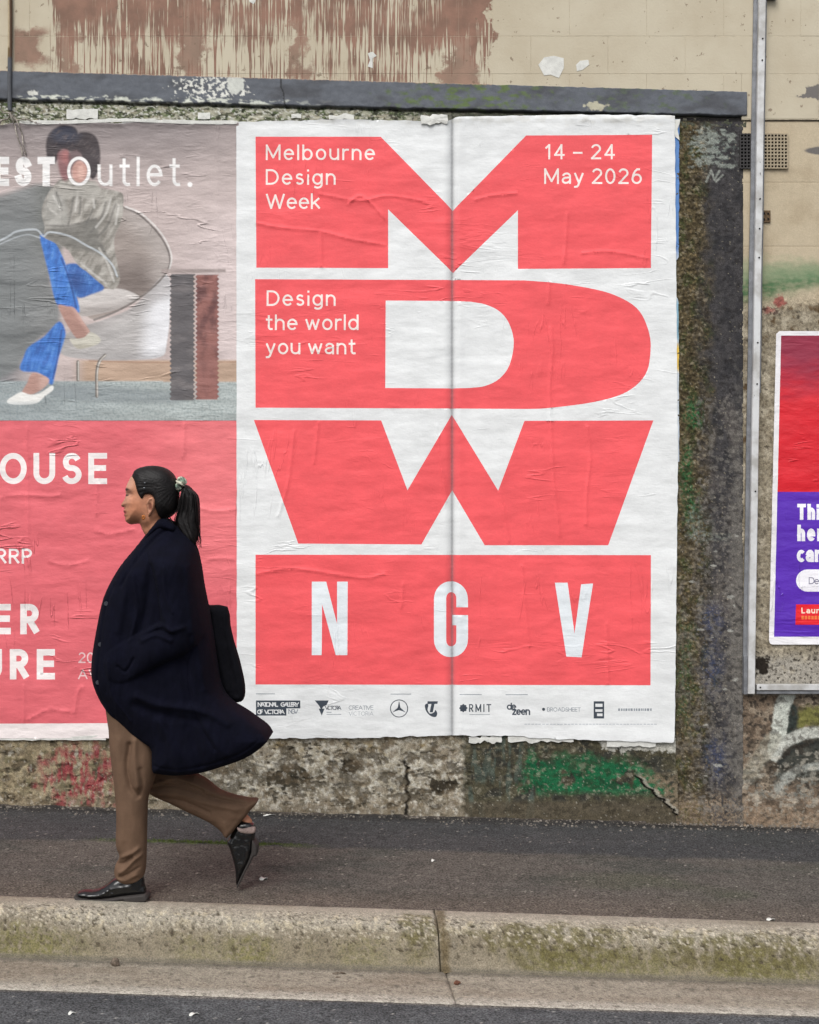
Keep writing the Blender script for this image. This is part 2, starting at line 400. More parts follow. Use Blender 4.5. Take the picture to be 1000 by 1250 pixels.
# --- painted ledge with mossy strip below
def ledge_top(u): return 86.5 + u * .029 + 1.2 * fbm(u / 14., u * 0 + 3, 3, 5)
def ledge_h(u, v):
    e = 122.5 + 2.0 * fbm(u / 30., u * 0, 3, 21) + u * .0222
    h = .016 * (1 - sst(e - 1.2, e + 1.2, v)) + .003 - .012 * np.exp(-((v - e - 1.6) / 1.2) ** 2)
    h += .0025 * fbm(u / 10, v / 10, 4, 3) + .005 * fbm(u / 4, v / 4, 3, 8) * sst(e - 6, e + 3, v)
    return h
def ledge_c(u, v):
    e = 122.5 + 2.0 * fbm(u / 30., u * 0, 3, 21) + u * .0222
    c = np.ones(u.shape + (3,)) * lin(99, 103, 110); n = fbm(u / 16, v / 8, 5, 31)
    c = mixc(c, lin(84, 86, 91), sst(-.1, .4, fbm(u / 60, v / 25, 3, 77)))
    c = mixc(c, lin(96, 112, 72), blob(u, v, 575, 118, 75, 22, 41, 1.3, .5, 10) * sst(-.15, .25, n))
    c = mixc(c, lin(92, 104, 82), blob(u, v, 790, 120, 60, 20, 42, 1.3, .5, 10) * sst(0, .3, n) * .8)
    # white flaking paint: cluster and a broken line along the lower arris
    fl = sst(-.02, .1, fbm(u / 5, v / 4, 4, 51))
    c = mixc(c, lin(216, 216, 208), blob(u, v, 258, 108, 42, 14, 52, .9, .12, 8) * fl)
    c = mixc(c, lin(206, 208, 200), blob(u, v, 288, 104, 10, 12, 53, .5, .1, 8) * .95)
    c = mixc(c, lin(205, 208, 196), sst(e - 7, e - 4, v + 5 * fbm(u / 9, v / 9, 3, 55)) * (1 - sst(e - 1, e, v)) * sst(-.05, .1, fbm(u / 14, v / 6, 4, 56)) * (1 - sst(300, 420, u)) * sst(20, 30, u))
    c = mixc(c, lin(206, 206, 198), (blob(u, v, 42, 115, 7, 3, 57, .8, .15, 4)))
    c = mixc(c, lin(186, 182, 160), blob(u, v, 727, 131, 13, 5, 58, .9, .15, 5))
    ck = chips(u, v, 900, .8, 3.2, 65, (18, 560, 118, 156), pad=12); ck2 = chips(u, v, 500, .8, 4.5, 66, (18, 560, 122, 154), 1.3, pad=12)
    # strip below
    m = sst(e - .5, e + .8, v)
    low = np.ones(u.shape + (3,)) * lin(136, 138, 112)
    low = mixc(low, lin(92, 104, 70), sst(-.2, .1, fbm(u / 14, v / 6, 5, 64))); low = mixc(low, lin(58, 60, 46), sst(-.02, .12, fbm(u / 6, v / 4, 5, 61)) * .85)
    low = mixc(low, lin(168, 160, 142), sst(.0, .3, fbm(u / 16, v / 7, 4, 62)) * .7)
    low = mixc(low, lin(44, 44, 36), ck * .8); low = mixc(low, lin(182, 180, 162), ck2 * .7)
    low = mixc(low, lin(64, 64, 56), sst(480, 560, u) * .75)
    low = mixc(low, lin(200, 200, 190), sst(.16, .26, fbm(u / 5, v / 3, 4, 63)) * (1 - sst(300, 600, u)))
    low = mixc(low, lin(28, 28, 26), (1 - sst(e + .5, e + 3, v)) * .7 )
    # hairline cracks
    c = mixc(c, lin(45, 45, 46), (np.abs(u - (342 + (v - 95) * .2 + 2 * fbm(v / 8, v * 0, 3, 70))) < .9) * .8)
    c = c * (1 - m[..., None]) + low * m[..., None]
    # ragged brown paint edge at the very top
    c = mixc(c, lin(150, 128, 110), (1 - sst(.3, 2.2, v - ledge_top(u) - 1.5 * fbm(u / 3, u * 0, 2, 73))) * (u < 600))
    return c
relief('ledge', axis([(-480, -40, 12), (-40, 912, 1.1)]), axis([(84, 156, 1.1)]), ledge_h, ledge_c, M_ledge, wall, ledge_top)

# --- render coat behind the posters and plinth below them
def pits(u, v, s, seed, lo=.20, hi=.36): return sst(lo, hi, fbm(u / s + .4 * fbm(u / 5, v / 5, 3, 9), v / s, 5, seed, .65)) * sst(-.15, .1, fbm(u / 40, v / 30, 2, seed + 7))
def plinth_h(u, v):
    h = .004 * fbm(u / 18, v / 12, 4, 101) + .0022 * fbm(u / 3.5, v / 3.5, 3, 102)
    fine = sst(885, 900, v)
    h = h * (.3 + .7 * fine)
    h -= .007 * pits(u, v, 11, 103) * fine * (u < 575) + .005 * np.maximum(chips(u, v, 330, 1.2, 8, 128, (-60, 572, 908, 986), 1.1, 3), chips(u, v, 40, 6, 17, 129, (240, 572, 922, 974), 1.2, 1.5))
    k = 770 + (v - 940) * 1.05 + 13 * fbm(v / 9, v * 0, 4, 104)
    h += .016 * sst(k - 1, k + 2, u) * sst(935, 945, v)
    h += .012 * sst(958, 992, v)
    h -= .010 * (1 - sst(0, 2.5, np.abs(u - (497 + 9 * fbm(v / 14, v * 0, 3, 105))))) * sst(922, 930, v) * fine
    return h
def plinth_c(u, v):
    c = np.ones(u.shape + (3,)) * lin(170, 162, 144)
    n1 = fbm(u / 22, v / 14, 5, 111); n2 = fbm(u / 6, v / 5, 4, 112)
    c = mixc(c, lin(196, 192, 180), sst(.02, .3, n2) * sst(910, 925, v + 10 * n1))
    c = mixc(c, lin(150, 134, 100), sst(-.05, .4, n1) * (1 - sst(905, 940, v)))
    tan = lin(158, 143, 112)
    c = mixc(c, tan, (1 - sst(150, 200, u)) * .8)
    c = mixc(c, lin(104, 98, 74), sst(.0, .25, n1 + .4 * n2) * (1 - sst(180, 260, u)) * .8)
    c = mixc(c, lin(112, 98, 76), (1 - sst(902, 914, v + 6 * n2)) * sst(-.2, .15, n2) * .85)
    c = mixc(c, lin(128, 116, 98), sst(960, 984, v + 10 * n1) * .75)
    c = mixc(c, lin(118, 110, 94), sst(-.05, .35, fbm(u / 9, v / 12, 5, 126)) * .75)
    c = mixc(c, lin(202, 197, 184), sst(.05, .35, fbm(u / 7, v / 9, 5, 127)) * sst(180, 230, u) * .7)
    c = mixc(c, lin(66, 61, 50), pits(u, v, 11, 103) * .85)
    c = mixc(c, lin(66, 62, 52), blob(u, v, 352, 948, 24, 13, 113, .9, .12, 9))
    c = mixc(c, lin(64, 58, 48), blob(u, v, 427, 936, 12, 9, 114, 1., .12, 7))
    c = mixc(c, lin(62, 56, 46), blob(u, v, 540, 960, 18, 9, 115, 1.1, .12, 7))
    c = mixc(c, lin(48, 44, 38), (1 - sst(1.0, 3.4, np.abs(u - (497 + 9 * fbm(v / 14, v * 0, 3, 105))))) * sst(922, 930, v))
    dp = np.maximum(chips(u, v, 330, 1.2, 8, 128, (-60, 572, 908, 986), 1.1, 3), chips(u, v, 40, 6, 17, 129, (240, 572, 922, 974), 1.2, 1.5) * sst(-.3, .0, n1))
    c = mixc(c, lin(78, 70, 57), dp * .75); c = mixc(c, lin(208, 203, 190), chips(u, v, 600, 1, 4, 130, (-60, 572, 905, 985), 1., 3) * .4)
    c = mixc(c, lin(112, 98, 78), chips(u, v, 420, 1.5, 7, 131, (-60, 572, 900, 990), 1., 2) * .5)
    # red splash
    rm = blob(u, v, 98, 948, 46, 34, 116, .8, .4, 14) * sst(-.2, .15, fbm(u / 7, v / 22, 5, 117))
    c = mixc(c, lin(158, 62, 74), rm * .75); c = mixc(c, lin(120, 46, 50), rm * sst(.1, .3, n2))
    # right part: dark, mossy, green over-paint
    d = sst(560, 572, u + 10 * fbm(v / 9, u / 9, 3, 118))
    dk = np.ones(u.shape + (3,)) * lin(82, 78, 62)
    dk = mixc(dk, lin(58, 58, 52), sst(-.1, .3, n1)); dk = mixc(dk, lin(116, 108, 88), sst(.12, .3, n2) * (1 - sst(905, 935, v)))
    dk = mixc(dk, lin(84, 96, 88), sst(.0, .3, fbm(u / 8, v / 40, 3, 119)) * (1 - sst(640, 680, u)) * .7)
    gm = sst(918, 934, v - (u > 690) * 2 + 22 * fbm(u / 22, v / 30, 4, 120)) * (1 - sst(962, 974, v + 8 * n1)) * sst(-.34, -.16, fbm(u / 20, v / 20, 4, 121)) * sst(630, 650, u + 20 * n2) * (1 - sst(780, 800, u - (v - 940) * 1.0 + 12 * n2))
    dk = mixc(dk, lin(32, 102, 66), gm * .95)
    dk = mixc(dk, lin(24, 84, 56), gm * sst(.0, .3, n1) * .5); dk = mixc(dk, lin(126, 128, 112), gm * sst(.38, .46, n2) * .7)
    dk = mixc(dk, lin(92, 84, 70), sst(974, 982, v) * .8)
    dk = mixc(dk, lin(150, 144, 126), chips(u, v, 420, .8, 3.4, 132, (560, 828, 900, 975), 1., 4) * .45); dk = mixc(dk, lin(46, 42, 34), chips(u, v, 500, 1, 5, 133, (560, 828, 900, 990), 1.) * .45)
    dk = mixc(dk, lin(198, 196, 186), chips(u, v, 150, 1, 6, 134, (735, 826, 900, 915), 1., 2) * .8)
    c = c * (1 - d[..., None]) + dk * d[..., None]
    k = 770 + (v - 940) * 1.05 + 13 * fbm(v / 9, v * 0, 4, 104)
    c = mixc(c, lin(132, 118, 98), sst(k - 1, k + 2, u) * sst(940, 950, v) * sst(-.2, .1, n2) * .8)
    c = mixc(c, lin(176, 170, 156), (1 - sst(1.5, 4, np.abs(u - k - 3.5))) * sst(940, 950, v) * .7)
    c = mixc(c, lin(34, 31, 27), (1 - sst(.6, 2.6, np.abs(u - k))) * sst(940, 950, v))
    c = mixc(c, lin(180, 176, 162), sst(.44, .5, fbm(u / 3, v / 3, 3, 125)) * .6)
    return c
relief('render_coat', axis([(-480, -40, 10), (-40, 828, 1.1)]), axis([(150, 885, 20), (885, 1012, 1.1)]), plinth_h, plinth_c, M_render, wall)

# --- dark pilaster
def pil_h(u, v):
    m = 1 - sst(848, 862, u + 6 * fbm(v / 20, v * 0, 3, 130))
    h = .004 + (.003 + .006 * m) * fbm(u / 5, v / 5, 4, 131) + .003 * fbm(u / 20, v / 30, 3, 132)
    h += .010 * sst(975, 990, v)
    return h
def pil_c(u, v):
    n1 = fbm(u / 14, v / 22, 5, 141); n2 = fbm(u / 3.2, v / 3.2, 4, 142); n3 = fbm(u / 30, v / 70, 3, 143)
    c = np.ones(u.shape + (3,)) * lin(72, 70, 71)
    c = mixc(c, lin(58, 57, 59), sst(-.1, .3, n1))
    c = mixc(c, lin(90, 85, 82), sst(.05, .4, n3) * sst(430, 560, v))
    c = mixc(c, lin(112, 104, 96), sst(.1, .4, n2) * sst(500, 700, v) * .8)
    m = 1 - sst(842, 878, u + 22 * fbm(v / 30, u / 20, 4, 130) - sst(600, 700, v) * 4)
    l = np.ones(u.shape + (3,)) * lin(94, 84, 62)
    l = mixc(l, lin(72, 76, 48), sst(-.05, .3, n1)); l = mixc(l, lin(56, 48, 36), sst(.0, .4, n2) * .9); l = mixc(l, lin(132, 114, 84), sst(.12, .42, -n2) * .8)
    l = mixc(l, lin(110, 104, 96), sst(.0, .4, -n1) * sst(640, 700, v) * .6)
    c = c * (1 - m[..., None]) + l * m[..., None]
    c = mixc(c, lin(132, 142, 134), blob(u, v, 868, 180, 26, 22, 144, 1.0, .5, 8) * sst(-.05, .3, fbm(u / 6, v / 3.5, 5, 191)) * .8)
    c = mixc(c, lin(160, 164, 156), (1 - sst(.8, 1.6, np.minimum(seg_dist(np.c_[u.ravel(), v.ravel()], [(862, 222), (868, 208), (872, 220), (878, 209)]), seg_dist(np.c_[u.ravel(), v.ravel()], [(874, 222), (882, 214)])).reshape(u.shape) + .8 * n2)) * .8)
    c = mixc(c, lin(148, 154, 146), chips(u, v, 60, 1, 6, 192, (842, 896, 155, 205), 1.2, 2) * .75)
    for gu, gv, ru, rv, s in ((847, 505, 11, 18, 1), (838, 580, 7, 34, 2), (845, 625, 9, 24, 3), (836, 820, 10, 60, 4)):
        c = mixc(c, lin(46, 104, 62), blob(u, v, gu, gv, ru, rv, 146 + s, .9, .6, 9) * (.75 if s < 4 else .3) * sst(-.2, .2, n2 + .1))
    for bu, bv, ru, rv in ((868, 757, 14, 22), (868, 815, 13, 26), (874, 925, 14, 24)):
        c = mixc(c, lin(54, 70, 108), blob(u, v, bu, bv, ru, rv, 151, .4, .7, 14) * .55 * sst(-.4, .2, n2 + .1))
    c = mixc(c, lin(126, 130, 122), sst(-.3, .2, n2) * (blob(u, v, 852, 640, 16, 20, 153, 1.1, .25, 7) + blob(u, v, 866, 655, 34, 5, 154, .7, .3, 9)) * .7)
    c = mixc(c, lin(116, 110, 102), sst(.0, .4, fbm(u / 9, v / 14, 5, 155)) * sst(640, 700, v) * .6)
    c = mixc(c, lin(132, 116, 98), sst(955, 985, v + 14 * n1) * sst(-.25, .1, n2) * .85)
    c = mixc(c, lin(160, 152, 138), sst(.30, .46, n2) * sst(560, 640, v) * .6); c = mixc(c, lin(170, 162, 140), sst(.47, .52, n2) * .7)
    c = mixc(c, lin(120, 116, 110), blob(u, v, 903, 760, 12, 220, 156, .8, .5, 12) * .7)
    c = mixc(c, lin(150, 140, 120), chips(u, v, 800, .7, 2.6, 157, (826, 862, 150, 980), 1., 4) * .5); c = mixc(c, lin(44, 38, 28), chips(u, v, 1200, .8, 4, 158, (824, 866, 150, 980)) * .6)
    c = mixc(c, lin(122, 118, 112), chips(u, v, 1100, .7, 4, 159, (850, 908, 480, 990), 1., 3) * .55); c = mixc(c, lin(46, 44, 44), chips(u, v, 500, .8, 4, 160, (850, 908, 160, 990)) * .6)
    c = mixc(c, lin(176, 176, 168), chips(u, v, 14, 1.2, 3.6, 161, (838, 900, 620, 960), 1.3, 2) * .7)
    c = mixc(c, lin(40, 38, 37), (1 - sst(0, 3, v - 147.)) * 1.)  # shadow line below the ledge, painted dark into the pilaster colour
    return c
relief('pilaster', axis([(824, 908, 1.0)]), axis([(143, 1020, 1.0)]), pil_h, pil_c, M_render, wall)

# --- right bay
def bay_h(u, v):
    rough = sst(310, 380, v)
    h = .003 + .0008 * fbm(u / 12, v / 12, 4, 161) + (.0035 * fbm(u / 5, v / 5, 4, 162)) * rough
    h += .005 * fbm(u / 11, v / 9, 4, 163) * sst(850, 880, v) + .010 * sst(960, 1000, v)
    for j in (223, 301): h -= .0012 * (1 - sst(.4, 1.1, np.abs(v - j)))
    return h
def bay_c(u, v):
    n1 = fbm(u / 16, v / 16, 5, 171); n2 = fbm(u / 4, v / 4, 4, 172)
    c = np.ones(u.shape + (3,)) * lin(189, 175, 150)
    c = mixc(c, lin(178, 163, 138), sst(-.1, .4, fbm(u / 50, v / 50, 3, 173)))
    c = mixc(c, lin(110, 106, 103), blob(u, v, 1050, 184, 67, 7.5, 174, .12, .05, 30))
    for j in (223, 301): c = mixc(c, lin(160, 146, 122), (1 - sst(.3, 1.2, np.abs(v - j))) * .5)
    lo = sst(362, 384, v + 8 * n1)
    k = np.ones(u.shape + (3,)) * lin(148, 138, 118)
    k = mixc(k, lin(120, 110, 94), sst(0, .3, n2)); k = mixc(k, lin(96, 78, 56), sst(.2, .4, n1) * (v < 560)); k = mixc(k, lin(176, 166, 146), sst(.0, .3, -n1))
    k = mixc(k, lin(164, 160, 152), sst(790, 812, v + 8 * n1) * .7); k = mixc(k, lin(56, 50, 42), sst(.22, .3, n2) * sst(785, 800, v))
    k = mixc(k, lin(40, 34, 28), blob(u, v, 930, 812, 9, 14, 175, 1., .15, 6))
    c = c * (1 - lo[..., None]) + k * lo[..., None]
    # green spray
    g = sst(322, 348, v + (u - 930) * .12 + 5 * n1) * (1 - sst(356, 374, v + (u - 930) * .22 + 7 * n1))
    c = mixc(c, lin(58, 104, 66), g * (.6 + .3 * sst(-.3, .3, fbm(u / 12, v / 5, 4, 176))))
    g2 = sst(308, 330, v + 12 * fbm(u / 14, v / 9, 4, 177)) * (1 - sst(335, 350, v))
    c = mixc(c, lin(122, 146, 112), g2 * .6)
    c = mixc(c, lin(150, 74, 70), (blob(u, v, 952, 368, 7, 7, 178, .8, .3, 4) * .85 + blob(u, v, 938, 379, 7, 3.5, 179, 1., .3, 4) * .7)); c = mixc(c, lin(60, 30, 30), chips(u, v, 16, .8, 3, 188, (930, 950, 374, 384)) * .8)
    # below the rail: grafitti over crumbling render
    b = sst(846, 850, v)
    q = np.ones(u.shape + (3,)) * lin(122, 106, 90)
    q = mixc(q, lin(150, 136, 118), sst(0, .3, n1)); q = mixc(q, lin(74, 66, 58), sst(.05, .3, n2 * .6 + fbm(u / 9, v / 7, 4, 180)))
    q = mixc(q, lin(58, 62, 58), blob(u, v, 985, 925, 48, 34, 181, .5, .25, 16) * .9)
    q = mixc(q, lin(118, 116, 66), blob(u, v, 990, 876, 22, 14, 182, .6, .3, 10))
    q = mixc(q, lin(50, 56, 52), blob(u, v, 964, 876, 10, 22, 183, .3, .25, 10))
    P2 = np.c_[u.ravel(), v.ravel()]
    d1 = seg_dist(P2, [(962, 846), (955, 862), (952, 885), (946, 915)]).reshape(u.shape) + 2.5 * n2
    d2 = seg_dist(P2, smooth_line([(946, 922), (956, 908), (975, 898), (1000, 893), (1040, 896)], 4)).reshape(u.shape) + 2.5 * n2
    d3 = seg_dist(P2, [(915, 945), (942, 905)]).reshape(u.shape) + 6 * n1
    q = mixc(q, lin(198, 202, 192), (1 - sst(8, 11, d1)) * .92); q = mixc(q, lin(190, 191, 182), (1 - sst(6, 8.5, d2)) * .92); q = mixc(q, lin(176, 178, 170), (1 - sst(3, 7, seg_dist(P2, smooth_line([(950, 962), (966, 944), (990, 936), (1030, 940)], 4)).reshape(u.shape) + 4 * n1 + 2 * n2)) * .7); q = mixc(q, lin(44, 46, 44), (1 - sst(2, 5, seg_dist(P2, smooth_line([(950, 934), (962, 918), (985, 908), (1030, 908)], 4)).reshape(u.shape) + 3 * n2)) * .8); q = mixc(q, lin(156, 152, 136), (1 - sst(8, 13, d3)) * .6)
    q = mixc(q, lin(140, 142, 134), sst(.12, .2, np.abs(n1) * -1 + .24 + .2 * n2) * sst(935, 950, v) * .5)
    q = mixc(q, lin(150, 128, 106), sst(968, 985, v + 10 * n1) * sst(-.2, .1, n2) * .7)
    c = c * (1 - b[..., None]) + q * b[..., None]
    c = mixc(c, lin(60, 52, 44), chips(u, v, 260, .7, 3, 184, (912, 1010, 380, 850), 1., 3) * .7); c = mixc(c, lin(178, 168, 148), chips(u, v, 300, .8, 4, 185, (912, 1010, 380, 850)) * .4)
    c = mixc(c, lin(58, 50, 42), chips(u, v, 170, 1, 7, 186, (909, 1010, 850, 1000), 1.1) * .55); c = mixc(c, lin(180, 174, 160), chips(u, v, 120, 1, 5, 187, (909, 1010, 915, 990), 1.2) * .45)
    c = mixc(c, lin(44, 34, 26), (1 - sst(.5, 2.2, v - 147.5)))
    return c
BU = axis([(905, 1010, 1.0), (1010, 1340, 5)])
relief('rendered_bay', BU, axis([(147, 1024, 1.0)]), bay_h, bay_c, M_bay, wall)
boxm('wall_core', WX(-480), WX(1340), .03, .25, -.6, WZ(-140), surf('core', lin(150, 140, 120)), wall)

# ------------------------------------------------------------------ ground
def zk(X): return -.033 - .033 * X           # kerb-top height along the street
def zw(X): return .002 - .026 * X            # path height at the wall
YK = CAM_Y + 5.25
def zpath(X, Y):
    t = np.clip((Y - YK) / (0 - YK), 0, 1); return zk(X) * (1 - t) + zw(X) * t
def yx(D): return CAM_Y + D
def ground_sheet(name, xs, ys, zf, cf, mat):
    X, Y = np.meshgrid(xs, ys); Z = zf(X, Y); c = cf(X, Y)
    return struct(mesh_np(name, np.c_[X.ravel(), Y.ravel(), Z.ravel()], grid_faces(len(ys), len(xs), True), mat, None, col=c.reshape(-1, 3)))
def path_z(X, Y):
    z = zpath(X, Y) + .0028 * fbm(X * 3, Y * 3, 3, 201) + .0012 * fbm(X * 40, Y * 40, 3, 202)
    z += .006 * sst(-.62, -.66, Y) * 0
    z += .010 * sst(-.10, -.01, Y) * (1 + fbm(X * 9, Y * 9, 3, 203)) * (X < 1.2)
    return z
def path_c(X, Y):
    n1 = fbm(X * 1.6, Y * 3.5, 5, 211); n2 = fbm(X * 12, Y * 12, 4, 212); n3 = fbm(X * 70, Y * 70, 2, 213)
    c = np.ones(X.shape + (3,)) * lin(97, 93, 87)
    c = mixc(c, lin(82, 82, 77), sst(-.1, .4, n1)); c = mixc(c, lin(86, 88, 74), sst(.0, .4, fbm(X * 1.1, Y * 2.5, 4, 214)) * sst(.2, 1.2, X) * .8)
    c = mixc(c, lin(110, 100, 90), sst(1.1, 1.4, -Y) * .6)
    e = -.60 + .05 * fbm(X * 3, X * 0, 4, 215)
    c = mixc(c, lin(68, 69, 71), sst(e - .04, e + .03, Y) * .85)
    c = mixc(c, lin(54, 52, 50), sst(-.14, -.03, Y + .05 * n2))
    c = mixc(c, lin(92, 84, 76), sst(-.05, .0, Y + .06 * n2) * .8)
    c = mixc(c, lin(84, 98, 52), (1 - sst(.012, .04, np.abs(Y + .575 + .03 * n2))) * (1 - sst(.3, .62, np.abs(X + .95))) * sst(-.3, .1, n2) * .8)
    c = mixc(c, lin(168, 162, 152), sst(.55, .62, n3) * .7); c = mixc(c, lin(62, 60, 60), sst(.4, .55, -n3) * .5)
    return c
ground_sheet('pavement', axis([(-14, -2.6, .4), (-2.6, 2.6, .009), (2.6, 14, .4)]), axis([(YK, 0.0, .012), (0.0, .06, .03)]), path_z, path_c, M_asph)

# road: one sheet to the horizon on the camera side
YG = CAM_Y + 4.69
def road_z(X, Y): return -.1965 - .033 * np.clip(X, -14, 14) + .0012 * fbm(X * 30, Y * 30, 3, 221) * (np.abs(X) < 3)
def road_c(X, Y):
    n1 = fbm(X * 2, Y * 3, 4, 231); n3 = fbm(X * 75, Y * 75, 2, 232)
    c = np.ones(X.shape + (3,)) * lin(94, 96, 98)
    c = mixc(c, lin(80, 82, 84), sst(-.2, .3, n1))
    c = mixc(c, lin(180, 178, 172), sst(.52, .6, n3) * .8); c = mixc(c, lin(56, 56, 58), sst(.35, .5, -n3) * .6)
    c = mixc(c, lin(130, 122, 110), (1 - sst(0, .03, YG - Y + .02 * n1)) * .5)
    return c
ground_sheet('road', axis([(-200, -14, 30), (-14, -2.4, .6), (-2.4, 2.4, .009), (2.4, 14, .6), (14, 200, 30)]), axis([(-200, -8, 24), (-8, -2.6, .2), (-2.6, YG + .01, .009)]), road_z, road_c, M_asph)

kerb = struct(bpy.data.objects.new('kerb', None)); COL.objects.link(kerb)
prof = np.array([(-.015, -.05), (-.0005, -.012), (0, .001), (.03, .003), (.07, .002), (.10, -.003), (.125, -.011), (.148, -.026), (.166, -.048), (.184, -.078), (.198, -.105), (.21, -.128), (.222, -.143), (.236, -.153), (.26, -.158)])
def kerb_piece(x0, x1, prof, seed, colf, name, x_slant=0., rel=.004):
    d = np.r_[0, np.cumsum(np.hypot(*np.diff(prof, axis=0).T))]; n = int(d[-1] / .006)
    s = np.linspace(0, d[-1], n); a = np.interp(s, d, prof[:, 0]); b = np.interp(s, d, prof[:, 1])
    lo, hi = max(x0, -2.6), min(x1, 2.6)
    xs = [(x0, lo, .3)] if x0 < lo - .01 else []
    xs += [(lo, hi, .006)]; xs += [(hi, x1, .3)] if x1 > hi + .01 else []
    xs = axis(xs)
    X, S = np.meshgrid(xs, s); A = np.repeat(a[:, None], len(xs), 1); B = np.repeat(b[:, None], len(xs), 1)
    pit = sst(.2, .36, fbm(X * 50 + .6 * fbm(X * 90, S * 90, 2, 5), S * 50, 4, seed)) * sst(.06, .12, A) * (1 - sst(.19, .23, A))
    B = B + rel * .35 * fbm(X * 20, S * 20, 3, seed + 3) - rel * 1.2 * pit
    end = (1 - sst(0, .014 , X - x0 + .008 * fbm(S * 14, S * 0, 3, seed + 9))) + (1 - sst(0, .014, x1 - X + .008 * fbm(S * 14, S * 0, 3, seed + 8))); B = B - .006 * end * (A > .01); 
    Xs = X + x_slant * (A + .0) 
    Y = YK - A; Z = zk(X) + B
    c = colf(X, A, S, pit)
    # ends capped: extra columns going down
    Xs = np.c_[Xs[:, :1], Xs, Xs[:, -1:]]; Y = np.c_[Y[:, :1], Y, Y[:, -1:]]; Z = np.c_[Z[:, :1] - .12, Z, Z[:, -1:] - .12]
    c = np.concatenate([c[:, :1] * .6, c, c[:, -1:] * .6], 1)
    o = mesh_np(name, np.c_[Xs.ravel(), Y.ravel(), Z.ravel()], grid_faces(len(s), len(xs) + 2), M_kerb, None, col=c.reshape(-1, 3))
    o.parent = kerb; return o
def kerb_c(X, A, S, pit):
    n1 = fbm(X * 2.2, S * 5, 4, 301); n2 = fbm(X * 26, S * 26, 4, 302)
    c = np.ones(X.shape + (3,)) * lin(158, 151, 137)
    c = mixc(c, lin(142, 134, 119), sst(-.1, .4, n1)); c = mixc(c, lin(182, 172, 150), sst(.1, .3, n2) * sst(.08, .11, A) * (1 - sst(.16, .2, A)))
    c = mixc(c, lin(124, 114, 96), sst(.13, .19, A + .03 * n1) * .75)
    ms = sst(-.25, .35, fbm(X * 2.4, X * 0, 3, 303) + sst(.2, .9, X) * .25)
    c = mixc(c, lin(108, 104, 64), sst(.165, .20, A + .03 * n2 + .02 * n1) * ms * .8 * sst(-.45, .1, fbm(X * 60, S * 60, 3, 307)))
    c = mixc(c, lin(94, 88, 52), (blob(X * 100, A * 300, 55, 48, 28, 16, 304, .8, .4, 9) + blob(X * 100, A * 300, 125, 52, 32, 14, 305, .8, .4, 9) + blob(X * 100, A * 300, 2, 40, 7, 22, 306, .9, .4, 5)) * sst(-.4, .1, n2) * .75)
    c = mixc(c, lin(70, 62, 50), pit * .9); c = mixc(c, lin(78, 70, 58), sst(.16, .28, fbm(X * 85, S * 85, 3, 308)) * sst(.05, .09, A) * (1 - sst(.14, .19, A)) * .8 * sst(-.3, .1, fbm(X * 3, S * 3, 2, 309))); c = mixc(c, lin(198, 190, 172), sst(.2, .32, -fbm(X * 75, S * 75, 3, 310)) * sst(.05, .09, A) * (1 - sst(.16, .2, A)) * .6)
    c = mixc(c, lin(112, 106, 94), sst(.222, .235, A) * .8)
    c = mixc(c, lin(86, 72, 44), (1 - sst(.006, .03, np.abs(X - .115) + .02 * n2)) * .7)
    return c
def gut_c(X, A, S, pit):
    n1 = fbm(X * 2.2, S * 6, 4, 311); n2 = fbm(X * 30, S * 30, 4, 312)
    c = np.ones(X.shape + (3,)) * lin(152, 144, 130)
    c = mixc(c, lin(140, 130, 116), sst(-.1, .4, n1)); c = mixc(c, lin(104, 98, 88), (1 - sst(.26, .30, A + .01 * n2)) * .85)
    c = mixc(c, lin(176, 170, 158), sst(.47, .53, A + .03 * n2)); c = mixc(c, lin(104, 98, 90), sst(.25, .4, n2) * .7); c = mixc(c, lin(88, 82, 74), sst(.2, .32, fbm(X * 70, S * 70, 3, 313)) * .5)
    return c
JX = .098
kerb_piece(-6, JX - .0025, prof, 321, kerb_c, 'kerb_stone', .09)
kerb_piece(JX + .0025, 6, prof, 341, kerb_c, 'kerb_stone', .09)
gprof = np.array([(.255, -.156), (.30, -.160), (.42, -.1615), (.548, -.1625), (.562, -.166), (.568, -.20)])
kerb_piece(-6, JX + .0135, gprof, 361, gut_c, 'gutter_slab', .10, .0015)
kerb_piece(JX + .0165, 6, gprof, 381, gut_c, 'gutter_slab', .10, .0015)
boxm('joint_filler', -6, 6, YK - .5, YK - .02, -.42, -.40, M_dark, kerb)

